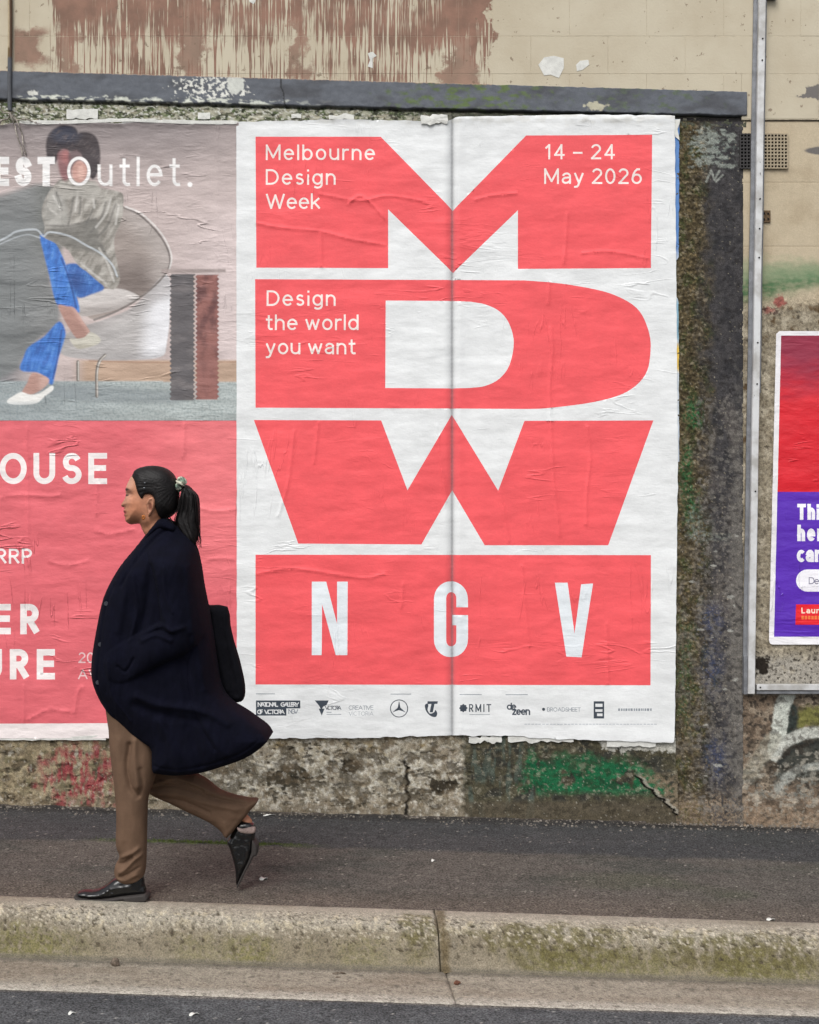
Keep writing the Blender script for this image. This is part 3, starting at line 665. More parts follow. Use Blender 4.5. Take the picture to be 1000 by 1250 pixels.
# ------------------------------------------------------------------ lettering (own stroke alphabet, cap height = 1)
def arc(cx, cy, rx, ry, a0, a1, n=14):
    t = np.radians(np.linspace(a0, a1, n)); return [(cx + rx * math.cos(a), cy + ry * math.sin(a)) for a in t]
def circ(cx, cy, rx, ry, n=26): return arc(cx, cy, rx, ry, 0, 360, n)
XH = .70
G = {
 'A': (.82, [[(0, 0), (.41, 1), (.82, 0)], [(.15, .34), (.67, .34)]]),
 'B': (.58, [[(0, 0), (0, 1), (.3, 1)] + arc(.3, .76, .24, .24, 90, -90)[1:] + [(0, .52), (.32, .52)] + arc(.32, .26, .26, .26, 90, -90)[1:] + [(0, 0)]]),
 'C': (.74, [arc(.4, .5, .4, .5, 48, 312, 22)]),
 'D': (.70, [[(0, 0), (0, 1), (.26, 1)] + arc(.26, .5, .44, .5, 90, -90, 20)[1:] + [(0, 0)]]),
 'E': (.52, [[(.52, 1), (0, 1), (0, 0), (.52, 0)], [(0, .52), (.48, .52)]]),
 'F': (.50, [[(.50, 1), (0, 1), (0, 0)], [(0, .5), (.46, .5)]]),
 'G': (.78, [arc(.4, .5, .4, .5, 48, 350, 24) + [(.79, .46), (.46, .46)]]),
 'H': (.62, [[(0, 0), (0, 1)], [(.62, 0), (.62, 1)], [(0, .52), (.62, .52)]]),
 'I': (0., [[(0, 0), (0, 1)]]),
 'L': (.46, [[(0, 1), (0, 0), (.46, 0)]]),
 'M': (.82, [[(0, 0), (0, 1), (.41, .12), (.82, 1), (.82, 0)]]),
 'N': (.66, [[(0, 0), (0, 1), (.66, 0), (.66, 1)]]),
 'O': (.86, [circ(.43, .5, .43, .5, 34)]),
 'P': (.52, [[(0, 0), (0, 1), (.26, 1)] + arc(.26, .73, .26, .27, 90, -90)[1:] + [(0, .46)]]),
 'R': (.56, [[(0, 0), (0, 1), (.27, 1)] + arc(.27, .74, .26, .26, 90, -90)[1:] + [(0, .48)], [(.25, .48), (.56, 0)]]),
 'S': (.56, [arc(.29, .755, .25, .245, 25, 205, 14) + arc(.26, .72, .22, .2, 215, 262, 4) + arc(.28, .26, .28, .26, 82, -160, 18)]),
 'T': (.62, [[(0, 1), (.62, 1)], [(.31, 1), (.31, 0)]]),
 'U': (.64, [[(0, 1), (0, .32)] + arc(.32, .32, .32, .32, 180, 360, 16)[1:] + [(.64, 1)]]),
 'V': (.76, [[(0, 1), (.38, 0), (.76, 1)]]),
 'W': (1.1, [[(0, 1), (.28, 0), (.55, .95), (.82, 0), (1.1, 1)]]),
 'Y': (.7, [[(0, 1), (.35, .45), (.7, 1)], [(.35, .45), (.35, 0)]]),
 'a': (.48, [[(.03, .53)] + arc(.25, .5, .22, .2, 150, 0, 9) + [(.47, 0)], [(.47, .42), (.2, .38)] + arc(.2, .195, .2, .19, 100, 270, 10) + [(.3, .02), (.47, .16)]]),
 'b': (.54, [[(0, 1), (0, 0)], circ(.27, .35, .27, .35)]),
 'c': (.48, [arc(.27, .35, .27, .35, 48, 312, 16)]),
 'd': (.54, [[(.54, 1), (.54, 0)], circ(.27, .35, .27, .35)]),
 'e': (.54, [[(.02, .37), (.54, .37)] + arc(.27, .35, .27, .35, 4, 318, 22)]),
 'g': (.54, [[(.54, .7), (.54, 0)] + arc(.28, -.04, .26, .24, 0, -140, 10), circ(.27, .35, .27, .35)]),
 'h': (.50, [[(0, 1), (0, 0)], [(0, .42)] + arc(.25, .42, .25, .28, 150, 0, 10) + [(.5, 0)]]),
 'i': (0., [[(0, 0), (0, .62)], [(0, .97), (0, .975)]]),
 'k': (.46, [[(0, 1), (0, 0)], [(.44, .7), (.0, .26)], [(.15, .42), (.48, 0)]]),
 'l': (0., [[(0, 0), (0, 1)]]),
 'n': (.50, [[(0, .7), (0, 0)], [(0, .42)] + arc(.25, .42, .25, .28, 150, 0, 10) + [(.5, 0)]]),
 'm': (.84, [[(0, .7), (0, 0)], [(0, .46)] + arc(.21, .46, .21, .24, 150, 0, 8) + [(.42, 0)], [(.42, .46)] + arc(.63, .46, .21, .24, 150, 0, 8) + [(.84, 0)]]),
 'o': (.54, [circ(.27, .35, .27, .35)]),
 'r': (.28, [[(0, .7), (0, 0)], [(0, .4)] + arc(.24, .44, .24, .26, 170, 75, 6)]),
 's': (.42, [arc(.21, .53, .18, .17, 30, 215, 9) + arc(.21, .185, .2, .185, 75, -155, 12)]),
 't': (.30, [[(.13, .94), (.13, .16)] + arc(.28, .16, .15, .16, 180, 285, 6), [(0, .7), (.30, .7)]]),
 'u': (.50, [[(0, .7), (0, .28)] + arc(.25, .28, .25, .28, 180, 330, 9), [(.5, .7), (.5, 0)]]),
 'v': (.50, [[(0, .7), (.25, 0), (.5, .7)]]),
 'w': (.80, [[(0, .7), (.2, 0), (.4, .66), (.6, 0), (.8, .7)]]),
 'y': (.50, [[(0, .7), (.26, .0)], [(.5, .7), (.2, -.18), (.12, -.27), (.0, -.28)]]),
 'z': (.44, [[(0, .7), (.44, .7), (0, 0), (.44, 0)]]),
 '0': (.54, [circ(.27, .5, .27, .5, 30)]),
 '1': (.26, [[(0, .78), (.22, 1), (.22, 0)]]),
 '2': (.54, [arc(.27, .73, .26, .27, 165, -25, 14) + [(.0, 0), (.54, 0)]]),
 '4': (.56, [[(.42, 0), (.42, 1), (0, .26), (.56, .26)]]),
 '6': (.54, [circ(.27, .31, .27, .31, 24), [(.02, .36), (.05, .6), (.16, .86), (.30, 1), (.42, 1.)]]),
 '-': (.5, [[(0, .42), (.5, .42)]]),
 '.': (.0, [[(0, 0), (0, .05)]]),
}
def offset_stroke(pts, hw, closed):
    p = np.array(pts, float)
    if closed and np.allclose(p[0], p[-1]): p = p[:-1]
    nxt = np.roll(p, -1, 0) - p; nrm = np.c_[-nxt[:, 1], nxt[:, 0]] / np.maximum(np.hypot(*nxt.T), 1e-9)[:, None]
    L, Rr = [], []
    n = len(p)
    for i in range(n):
        if closed or 0 < i < n - 1: a, b = nrm[i - 1], nrm[i]
        elif i == 0: a = b = nrm[0]
        else: a = b = nrm[n - 2]
        m = a + b; q = m @ m
        m = m * 2 / q if q > .25 else a * 1.0
        if np.hypot(*m) > 2.2: m = m / np.hypot(*m) * 2.2
        L.append(p[i] + m * hw); Rr.append(p[i] - m * hw)
    return [np.array(L), np.array(Rr)] if closed else [np.array(L + Rr[::-1])]
def split_stroke(q, hw):
    q = [np.array(p, float) for p in q]; parts = [[q[0]]]
    for i in range(1, len(q)):
        parts[-1].append(q[i])
        if i < len(q) - 1:
            a, b = q[i] - q[i - 1], q[i + 1] - q[i]; a /= max(np.hypot(*a), 1e-9); b /= max(np.hypot(*b), 1e-9)
            if a @ b < .6: parts.append([q[i]])
    out = []
    for p in parts:
        a = p[0] - p[1]; b = p[-1] - p[-2]; k = 1. if min(abs(a[0]), abs(a[1])) < .02 else .55; k2 = 1. if min(abs(b[0]), abs(b[1])) < .02 else .55
        if len(p) > 4: k, k2 = (k if k == 1. else .2), (k2 if k2 == 1. else .2)
        p = [p[0] + a / max(np.hypot(*a), 1e-9) * hw * k] + (p[1:-1]) + [p[-1] + b / max(np.hypot(*b), 1e-9) * hw * k2]
        out.append(p)
    return out
def text(s, x, base, cap, wt=.12, sx=1., gap=.19, width=None, lean=0.):
    """-> list of shapes, each a list of loops, in design units (v down). wt: stroke / cap height."""
    def run(gap):
        out = []; cx = 0.
        for ch in s:
            if ch == ' ': cx += .34 * sx; continue
            wd, st = G[ch]
            for k in st:
                q = [((a * sx * (1 if wd == 0 else 1)) + cx + wt / 2, wt / 2 + b * (1 - wt)) for a, b in k]
                cl = len(q) > 3 and abs(q[0][0] - q[-1][0]) + abs(q[0][1] - q[-1][1]) < 1e-6
                for qq in ([q] if cl else split_stroke(q, wt / 2)):
                    out.append([np.c_[x + l[:, 0] * cap, base - l[:, 1] * cap] for l in offset_stroke(qq, wt / 2, cl)])
            cx += wd * sx + wt + gap
        return out, (cx - gap) * cap
    sh, W = run(gap)
    if width:
        sh2, W2 = run(gap + .1); g = gap + .1 * (width - W) / (W2 - W); sh, W = run(g)
    return sh

# ------------------------------------------------------------------ poster sheets (triangulated around every printed edge)
def cdt_sheet(outline, shapes, step, creases=(), extra=()):
    """outline: loop; shapes: [(color, [loops])]; returns V2, F, face colour index"""
    verts = []; edges = []
    def add_loop(l, closed=True):
        b = len(verts); n = len(l)
        verts.extend([Vector((float(a), float(c))) for a, c in l])
        edges.extend([(b + i, b + i + 1) for i in range(n - 1)])
        if closed: edges.append((b + n - 1, b))
    def dens(l, closed, st):
        l = np.asarray(l, float); o = []
        m = len(l) if closed else len(l) - 1
        for i in range(m):
            a, b = l[i], l[(i + 1) % len(l)]; k = max(1, int(np.hypot(*(b - a)) / st))
            for j in range(k): o.append(a + (b - a) * j / k)
        if not closed: o.append(l[-1])
        return o
    add_loop(dens(outline, True, step))
    for _, loops in shapes:
        for l in loops: add_loop(dens(l, True, step * 2))
    for l in creases:
        add_loop(dens(l, False, step), False)
    lo, hi = np.min(outline, 0), np.max(outline, 0)
    gx, gy = np.meshgrid(np.arange(lo[0] + step * .6, hi[0], step), np.arange(lo[1] + step * .6, hi[1], step))
    gx[::2] += step * .5
    gp = np.c_[gx.ravel(), gy.ravel()]; gp = gp[inside(gp, [outline])]
    verts.extend([Vector((a, c)) for a, c in gp])
    r = delaunay_2d_cdt(verts, edges, [], 0, 1e-4, False)
    V2 = np.array([(v[0], v[1]) for v in r[0]]); F = np.array(r[2], int)
    c = V2[F].mean(1); keep = inside(c, [outline]); F = F[keep]; c = c[keep]
    # consistent winding
    a, b, d = V2[F[:, 0]], V2[F[:, 1]], V2[F[:, 2]]
    ar = (b[:, 0] - a[:, 0]) * (d[:, 1] - a[:, 1]) - (b[:, 1] - a[:, 1]) * (d[:, 0] - a[:, 0])
    F[ar > 0] = F[ar > 0][:, ::-1]
    idx = np.full(len(F), -1)
    for i, (_, loops) in enumerate(shapes): idx[inside(c, loops)] = i
    return V2, F, idx, c
def crease_lines(lst, off):
    out = []
    for l in lst:
        l = np.array(l, float); out.append(l)
    return out
def wrinkle(u, v, seed):
    h = .0030 * fbm(u / 60, v / 26, 4, seed)
    r = 1 - np.abs(fbm(u / 40, v / 7., 3, seed + 5)) * 6
    h += .0010 * np.clip(r, 0, 1) * sst(.0, .3, fbm(u / 50, v / 40, 2, seed + 9))
    return h
def build_sheet(name, outline, shapes, base, step, hf, mat, root, creases=(), shade=None):
    V2, F, idx, cen = cdt_sheet(outline, shapes, step, creases)
    h = hf(V2[:, 0], V2[:, 1])
    for l in creases:
        d = seg_dist(V2, l); h = h + .004 * np.exp(-(d / 1.3) ** 2)
    cols = np.array([base] + [np.asarray(c) for c, _ in shapes])[idx + 1]
    cc = np.repeat(cols, 3, 0)
    if shade is not None: cc = shade(V2[F.ravel(), 0], V2[F.ravel(), 1], cc, np.repeat(idx, 3))
    used = np.unique(F); mp = np.full(len(V2), -1); mp[used] = np.arange(len(used)); F = mp[F]; V2 = V2[used]; h = h[used]
    V3 = np.c_[WX(V2[:, 0]), -h, WZ(V2[:, 1])]
    o = mesh_np(name, V3, F, mat, None, corner=cc)
    return P(o, root) if root else o
def rag(p0, p1, n, amp, seed):
    a, b = np.array(p0, float), np.array(p1, float); t = np.linspace(0, 1, n, endpoint=False)
    q = a + (b - a) * t[:, None]; nn = np.array([-(b - a)[1], (b - a)[0]]); nn /= np.hypot(*nn)
    L = np.hypot(*(b - a)); k = amp * fbm(t * L / 14, t * 0 + seed, 4, seed) * np.minimum(1, np.minimum(t, 1 - t) * n / 3)
    return [tuple(x) for x in q + nn * k[:, None]]

WHITE = lin(226, 228, 228); RED = lin(238, 90, 95); CREAM = lin(240, 228, 222)
# ---- centre poster
cp = empty('event_poster', (float(WX(558)), -.014, float(WZ(903))), 'large white and red poster with big M D W shapes and N G V letters', 'poster', 'posters pasted on the wall')
def mdw_h(u, v):
    h = .016 + wrinkle(u, v, 401) * (.25 + .75 * sst(0, 12, np.abs(u - 552)))
    h += -.0085 * np.exp(-(np.abs(u - 552) / 3.6) ** 1.5) + .003 * np.exp(-((np.abs(u - 552) - 9) / 5) ** 2)
    h += .004 * np.exp(-((v - 146) / 4) ** 2) * (1 + fbm(u / 18, v / 10, 3, 410))
    return h
S_ = []
S_.append((RED, [[(312.5, 168), (465, 168), (552.8, 258), (642, 166.5), (795.5, 165.5), (794, 328), (632, 329), (632, 257.5), (553, 333.8), (474, 256.5), (474, 328), (313.5, 327.5)]]))
dout = [(312, 341.5), (552, 342.5), (640, 343)] + list(smooth_line([(668, 345), (700, 349), (745, 359), (777, 377), (791, 404), (793.5, 430), (787, 458), (764, 479), (725, 491), (668, 498.5), (640, 499.5)], 5)) + [(552, 499), (312.5, 498)]
din = [(471, 367.5), (552, 368)] + list(smooth_line([(575, 369), (593, 372.5), (610, 381), (621.5, 396), (627, 419), (621.5, 446.5), (609, 463), (592, 471.5), (574, 474)], 5)) + [(552, 474.5), (470.5, 474)]
S_.append((RED, [dout, din]))
S_.append((RED, [[(310.5, 513), (465.5, 513.5), (497.5, 598.5), (551.5, 506.5), (608, 599), (640, 514), (797, 513.5), (742, 665.5), (591.5, 665.5), (552, 598.5), (514.5, 664.5), (364.5, 663.5)]]))
S_.append((RED, [[(312.5, 677), (794, 677.5), (793.5, 836), (312.5, 835)]]))
PW = lin(226, 232, 236)
Nq = lambda x: 370 + x / 4.545; Nv = lambda y: 690 + y / 4.545
S_.append((PW, [[(Nq(50), Nv(90)), (Nq(130), Nv(90)), (Nq(190), Nv(325)), (Nq(190), Nv(90)), (Nq(249), Nv(90)), (Nq(247), Nv(497)), (Nq(183), Nv(497)), (Nq(107), Nv(215)), (Nq(105), Nv(497)), (Nq(50), Nv(497))]]))
g_out = [(Nq(915), Nv(232)), (Nq(850), Nv(232)), (Nq(850), Nv(185))] + [(Nq(822 + 28 * math.cos(a)), Nv(182 - 34 * math.sin(a))) for a in np.linspace(0, math.pi, 10)] + [(Nq(794), Nv(415))] + \
        [(Nq(822 + 28 * math.cos(a)), Nv(415 - 34 * math.sin(a))) for a in np.linspace(math.pi, 2 * math.pi, 10)] + [(Nq(850), Nv(332)), (Nq(828), Nv(332)), (Nq(828), Nv(275)), (Nq(915), Nv(275)), (Nq(915), Nv(405))] + \
        [(Nq(820 + 94 * math.cos(a)), Nv(412 - 96 * math.sin(a))) for a in np.linspace(2 * math.pi, math.pi, 18)] + [(Nq(726), Nv(180))] + [(Nq(820 + 94 * math.cos(a)), Nv(186 - 98 * math.sin(a))) for a in np.linspace(math.pi, 0, 18)]
S_.append((PW, [g_out]))
S_.append((PW, [[(677, 711), (692.5, 711), (701, 773), (709, 713), (723.5, 712), (709.5, 802), (691, 801)]]))
def addt(S, col, *a, **k):
    for l in text(*a, **k): S.append((col, l))
addt(S_, CREAM, 'Melbourne', 325, 196.5, 19, wt=.125, width=133); addt(S_, CREAM, 'Design', 325, 226.5, 19, wt=.125, width=85); addt(S_, CREAM, 'Week', 325, 256, 19, wt=.125, width=66)
addt(S_, CREAM, 'Design', 326, 374, 19, wt=.125, width=84); addt(S_, CREAM, 'the world', 325, 403.5, 19, wt=.125, width=113); addt(S_, CREAM, 'you want', 325, 433, 19, wt=.125, width=109)
addt(S_, CREAM, '14 - 24', 665, 195.5, 18.5, wt=.125, width=85); addt(S_, CREAM, 'May 2026', 664, 225.5, 19, wt=.125, width=119)
INK = lin(62, 70, 80); INKL = lin(138, 145, 152)
def rect(x0, y0, x1, y1): return [(x0, y0), (x1, y0), (x1, y1), (x0, y1)]
S_.append((INK, [rect(313, 854.5, 367, 864.2)])); S_.append((INK, [rect(313, 863, 350, 873)]))
addt(S_, WHITE, 'NATIONAL', 315, 862.2, 5.6, wt=.2, width=25); addt(S_, WHITE, 'GALLERY', 343, 862.2, 5.6, wt=.2, width=22.5)
addt(S_, WHITE, 'OF', 314.5, 871.2, 5.6, wt=.17, width=7)
addt(S_, WHITE, 'VICTORIA', 323, 871.2, 5.6, wt=.2, width=25); addt(S_, INKL, 'NGV', 352.5, 871, 6, wt=.16, width=12)
S_.append((INK, [[(384.5, 854.5), (401.5, 854.5), (399, 860), (395, 862), (392.5, 866), (390, 861)]])); S_.append((INK, [[(389.5, 864.5), (396.5, 864.5), (393, 873)]]))
addt(S_, INK, 'VICTORIA', 397, 866, 5, wt=.16, width=20); S_.append((INKL, [rect(399, 868.5, 405, 869.4)])); S_.append((INKL, [rect(399, 871, 417, 871.8)]))
addt(S_, INKL, 'CREATIVE', 426, 866, 5.4, wt=.12, width=30); addt(S_, INKL, 'VICTORIA', 426, 873, 5, wt=.08, width=30)
ring = lambda cx, cy, r, n=30: [(cx + r * math.cos(a), cy + r * math.sin(a)) for a in np.linspace(0, 2 * math.pi, n, endpoint=False)]
S_.append((INK, [ring(487.3, 864.3, 11), ring(487.3, 864.3, 9.9)]))
star = []
for k in range(6):
    a = -math.pi / 2 + k * math.pi / 3; r_ = 9.6 if k % 2 == 0 else 1.9
    star.append((487.3 + r_ * math.cos(a), 864.3 + r_ * math.sin(a)))
S_.append((INK, [star]))
S_.append((INK, [[(522, 855.5), (534.5, 855.5), (534, 858.6), (530.5, 858.8), (528.4, 869), (524.6, 869), (526.6, 858.8), (521.6, 859.2)]]))
S_.append((INK, [smooth_loop([(518.6, 861), (520.5, 858.5), (523, 860), (522, 866), (525, 870.5), (530, 869), (531.5, 866), (533.8, 870), (532, 874.6), (526, 873.6), (520.5, 868)], 3)]))
S_.append((INK, [[(565.5 + 4.6 * (1 + .12 * math.cos(8 * a)) * math.cos(a), 863.7 + 4.6 * (1 + .12 * math.cos(8 * a)) * math.sin(a)) for a in np.linspace(0, 2 * math.pi, 32, endpoint=False)]]))
addt(S_, INK, 'RMIT', 572.5, 868.5, 9.6, wt=.15, sx=.72, width=27); S_.append((INKL, [rect(573, 871.3, 598, 872)]))
addt(S_, INK, 'de', 618.5, 866, 8.6, wt=.19, width=11.5); addt(S_, INK, 'zeen', 625, 872.3, 9.4, wt=.19, sx=.85, width=22)
S_.append((INK, [ring(663.3, 865.3, 1.9, 12)])); addt(S_, INKL, 'BROADSHEET', 667.5, 868, 5, wt=.14, width=41)
S_.append((INK, [rect(724.3, 855.5, 737, 876.5), rect(726.3, 858.5, 735, 862.3), rect(726.3, 865.2, 735, 868.4), rect(728.4, 870.3, 735, 873.6)]))
x = 754.
for wd in (3, 2.4, 2, 3, 2.2, 3.4, 2, 2.6, 3, 2.2, 1.4, 2, 3.4, 2.2):
    S_.append((INKL, [rect(x, 864.2, x + wd * .8, 867.2)])); x += wd + .5
for x0, x1, y in ((313, 336, 846), (477, 502, 846.3), (561, 588, 846.8), (617, 644, 847)): S_.append((INKL, [rect(x0, y, x1, y + .9)]))
xx = 640.
while xx < 798: S_.append((lin(166, 172, 180), [rect(xx, 883, xx + 3.2, 883.8)])); xx += random.uniform(3.8, 5)
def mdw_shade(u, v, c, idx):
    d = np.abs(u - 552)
    c = mixc(c, lin(96, 98, 102), (np.exp(-(d / 1.4) ** 2) * .50 + np.exp(-(d / 4.8) ** 2) * .20))       # fold shade along the lap joint, painted into the print colour
    c = mixc(c, lin(190, 186, 172), (1 - sst(146, 158, v + 6 * fbm(u / 9, v / 9, 3, 420))) * .35 * sst(-.1, .3, fbm(u / 14, v / 8, 3, 421)))
    return c
top_l = rag((289, 150), (420, 147), 30, 2, 431) + rag((420, 147), (520, 149), 20, 2, 432) + [(520, 150), (534, 153), (543, 150.5)]
outL = top_l + [(552.0, 146.5)] + [(552.0, 897)] + rag((550, 897), (450, 900), 22, 2.2, 433) + rag((450, 900), (289.8, 901), 40, 2.2, 434) + rag((289.8, 899), (289, 152), 60, .8, 435)
outR = [(552, 146.5), (556, 144.5)] + rag((560, 144), (700, 141), 30, 1.6, 436) + rag((700, 141), (822, 142), 26, 1.6, 437) + rag((823, 143), (827, 560), 70, 1.2, 438) + rag((827, 560), (823, 900), 60, 1.4, 439) + [(822, 905)] + rag((820, 906), (760, 904), 12, 2, 440) + rag((760, 904), (640, 900), 20, 3, 441) + rag((640, 898), (554, 897), 18, 3, 442) + [(552, 897.3)]
cr_all = [smooth_line([(672, 400), (674, 430), (671, 470), (672, 520), (676, 590), (683, 655)], 6), smooth_line([(716, 520), (720, 560), (716, 600), (715, 640)], 5), smooth_line([(610, 600), (616, 630), (621, 662)], 5),
          smooth_line([(360, 525), (352, 590), (340, 630)], 5), smooth_line([(389, 515), (384, 565)], 5), smooth_line([(533, 520), (537, 560), (545, 612)], 5), smooth_line([(670, 345), (669, 372)], 4),
          smooth_line([(313, 273), (345, 279), (390, 283), (425, 292), (470, 300)], 5), smooth_line([(390, 238), (440, 246), (474, 240), (520, 247)], 5), smooth_line([(425, 250), (440, 240), (456, 252), (470, 268)], 5),
          smooth_line([(392, 285), (393, 327)], 4), smooth_line([(580, 245), (600, 240), (630, 237)], 5), smooth_line([(692, 262), (690, 300), (688, 322)], 4), smooth_line([(710, 310), (745, 308), (790, 316)], 5),
          smooth_line([(315, 700), (360, 694), (440, 705), (470, 700)], 5), smooth_line([(488, 792), (515, 800), (550, 796)], 5), smooth_line([(492, 712), (490, 742)], 4), smooth_line([(637, 690), (640, 730), (646, 790)], 5), smooth_line([(740, 760), (742, 835)], 4)]
def lines_in(lo, hi): return [l for l in cr_all if l[:, 0].min() > lo and l[:, 0].max() < hi]
S_all = S_
def clip_half(shapes, keep_left):
    """cut printed shapes at the lap joint u=552 (Sutherland-Hodgman on each loop)"""
    out = []
    for col, loops in shapes:
        nl = []
        for l in loops:
            l = [np.array(p, float) for p in l]; q = []
            for i in range(len(l)):
                a, b = l[i - 1], l[i]; ia = (a[0] <= 552) == keep_left; ib = (b[0] <= 552) == keep_left
                if ia != ib: t = (552 - a[0]) / (b[0] - a[0]); q.append(a + (b - a) * t)
                if ib: q.append(b)
            if len(q) > 2: nl.append(q)
        if nl: out.append((col, nl))
    return out
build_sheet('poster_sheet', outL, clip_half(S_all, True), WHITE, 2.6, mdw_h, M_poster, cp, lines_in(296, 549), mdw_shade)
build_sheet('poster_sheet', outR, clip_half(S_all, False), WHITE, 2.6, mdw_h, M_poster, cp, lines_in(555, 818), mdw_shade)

# ---- older poster showing at the right edge of the big one
def old_c(u, v, c, idx):
    c = mixc(c, lin(92, 136, 196), sst(150, 156, v) * (1 - sst(300, 322, v))); c = mixc(c, lin(140, 180, 200), sst(362, 372, v) * (1 - sst(412, 420, v)))
    c = mixc(c, lin(236, 196, 84), sst(419, 421, v) * (1 - sst(450, 454, v))); return c
oldo = [(790, 146), (829, 146)] + rag((829, 148), (828, 320), 34, 2.4, 451) + rag((822, 322), (828, 380), 12, 5, 452) + rag((828, 382), (829, 570), 30, 1.5, 453) + [(790, 570)]
build_sheet('old_poster', oldo, [], lin(205, 214, 222), 4, lambda u, v: .0075 + .001 * fbm(u / 9, v / 20, 3, 454), M_poster, None, (), old_c)
tag(bpy.data.objects['old_poster'], 'narrow blue and yellow edge of an older poster beneath the big red and white one', 'poster')

# ---- left poster
lp = empty('furniture_poster', (float(WX(30)), -.014, float(WZ(901))), 'wrinkled poster with seated woman photo above pink red outlet lettering', 'poster', 'posters pasted on the wall')
def lp_h(u, v): return .0125 + wrinkle(u, v, 501) + .004 * np.exp(-((v - 153) / 4) ** 2) * (1 + fbm(u / 20, v / 10, 3, 502)) + .0012 * np.exp(-(np.abs(u - 266) / 2.5) ** 2)
PINK = lin(221, 104, 112); LW = lin(236, 226, 224)
SP = []
LWm = lin(240, 232, 230)
addt(SP, LWm, 'OUSE', .5, 591, 38, wt=.185, sx=.80, width=131); addt(SP, LWm, 'RRP', -4, 688, 18.5, wt=.15, width=44)
addt(SP, LWm, 'ER', -8, 774, 37, wt=.215, width=57, sx=.74); addt(SP, LWm, 'URE', -22, 829, 37, wt=.215, width=90, sx=.74)
addt(SP, lin(232, 196, 196), '20', 96.5, 809, 13, wt=.13, width=19); addt(SP, lin(232, 196, 196), 'AV', 96, 829, 12.5, wt=.13, width=24)
SP.append((LW, [[(-232, 884), (293, 881.5), (293, 902), (-232, 903)]]))
outP = [(-230, 512), (291.5, 512)] + rag((291.5, 514), (291.5, 897), 40, .3, 511) + rag((291.5, 899), (150, 901), 30, 1.5, 512) + rag((150, 901), (-230, 900), 60, 1.8, 513) + rag((-230, 898), (-230, 516), 30, .5, 514)
crL = [smooth_line([(34, 520), (35, 600), (36, 690)], 8), smooth_line([(30, 835), (30.5, 880)], 5), smooth_line([(119, 590), (119, 630)], 5), smooth_line([(2, 607), (28, 604), (62, 606), (75, 604)], 5), smooth_line([(118, 648), (135, 652), (165, 646)], 5), smooth_line([(245, 620), (262, 624), (288, 622)], 5), smooth_line([(255, 683), (272, 681), (288, 683)], 5),
       smooth_line([(226, 516), (224, 560)], 5), smooth_line([(92, 870), (96, 845), (102, 838)], 4), smooth_line([(35, 878), (60, 866), (85, 868)], 4), smooth_line([(62, 686), (85, 690), (110, 684)], 4)]
def pk_shade(u, v, c, idx):
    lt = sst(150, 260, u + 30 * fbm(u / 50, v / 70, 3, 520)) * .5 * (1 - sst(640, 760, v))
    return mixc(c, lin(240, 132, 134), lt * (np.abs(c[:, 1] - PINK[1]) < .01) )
build_sheet('lower_sheet', outP, SP, PINK, 3.2, lp_h, M_posterL, lp, crL, pk_shade)

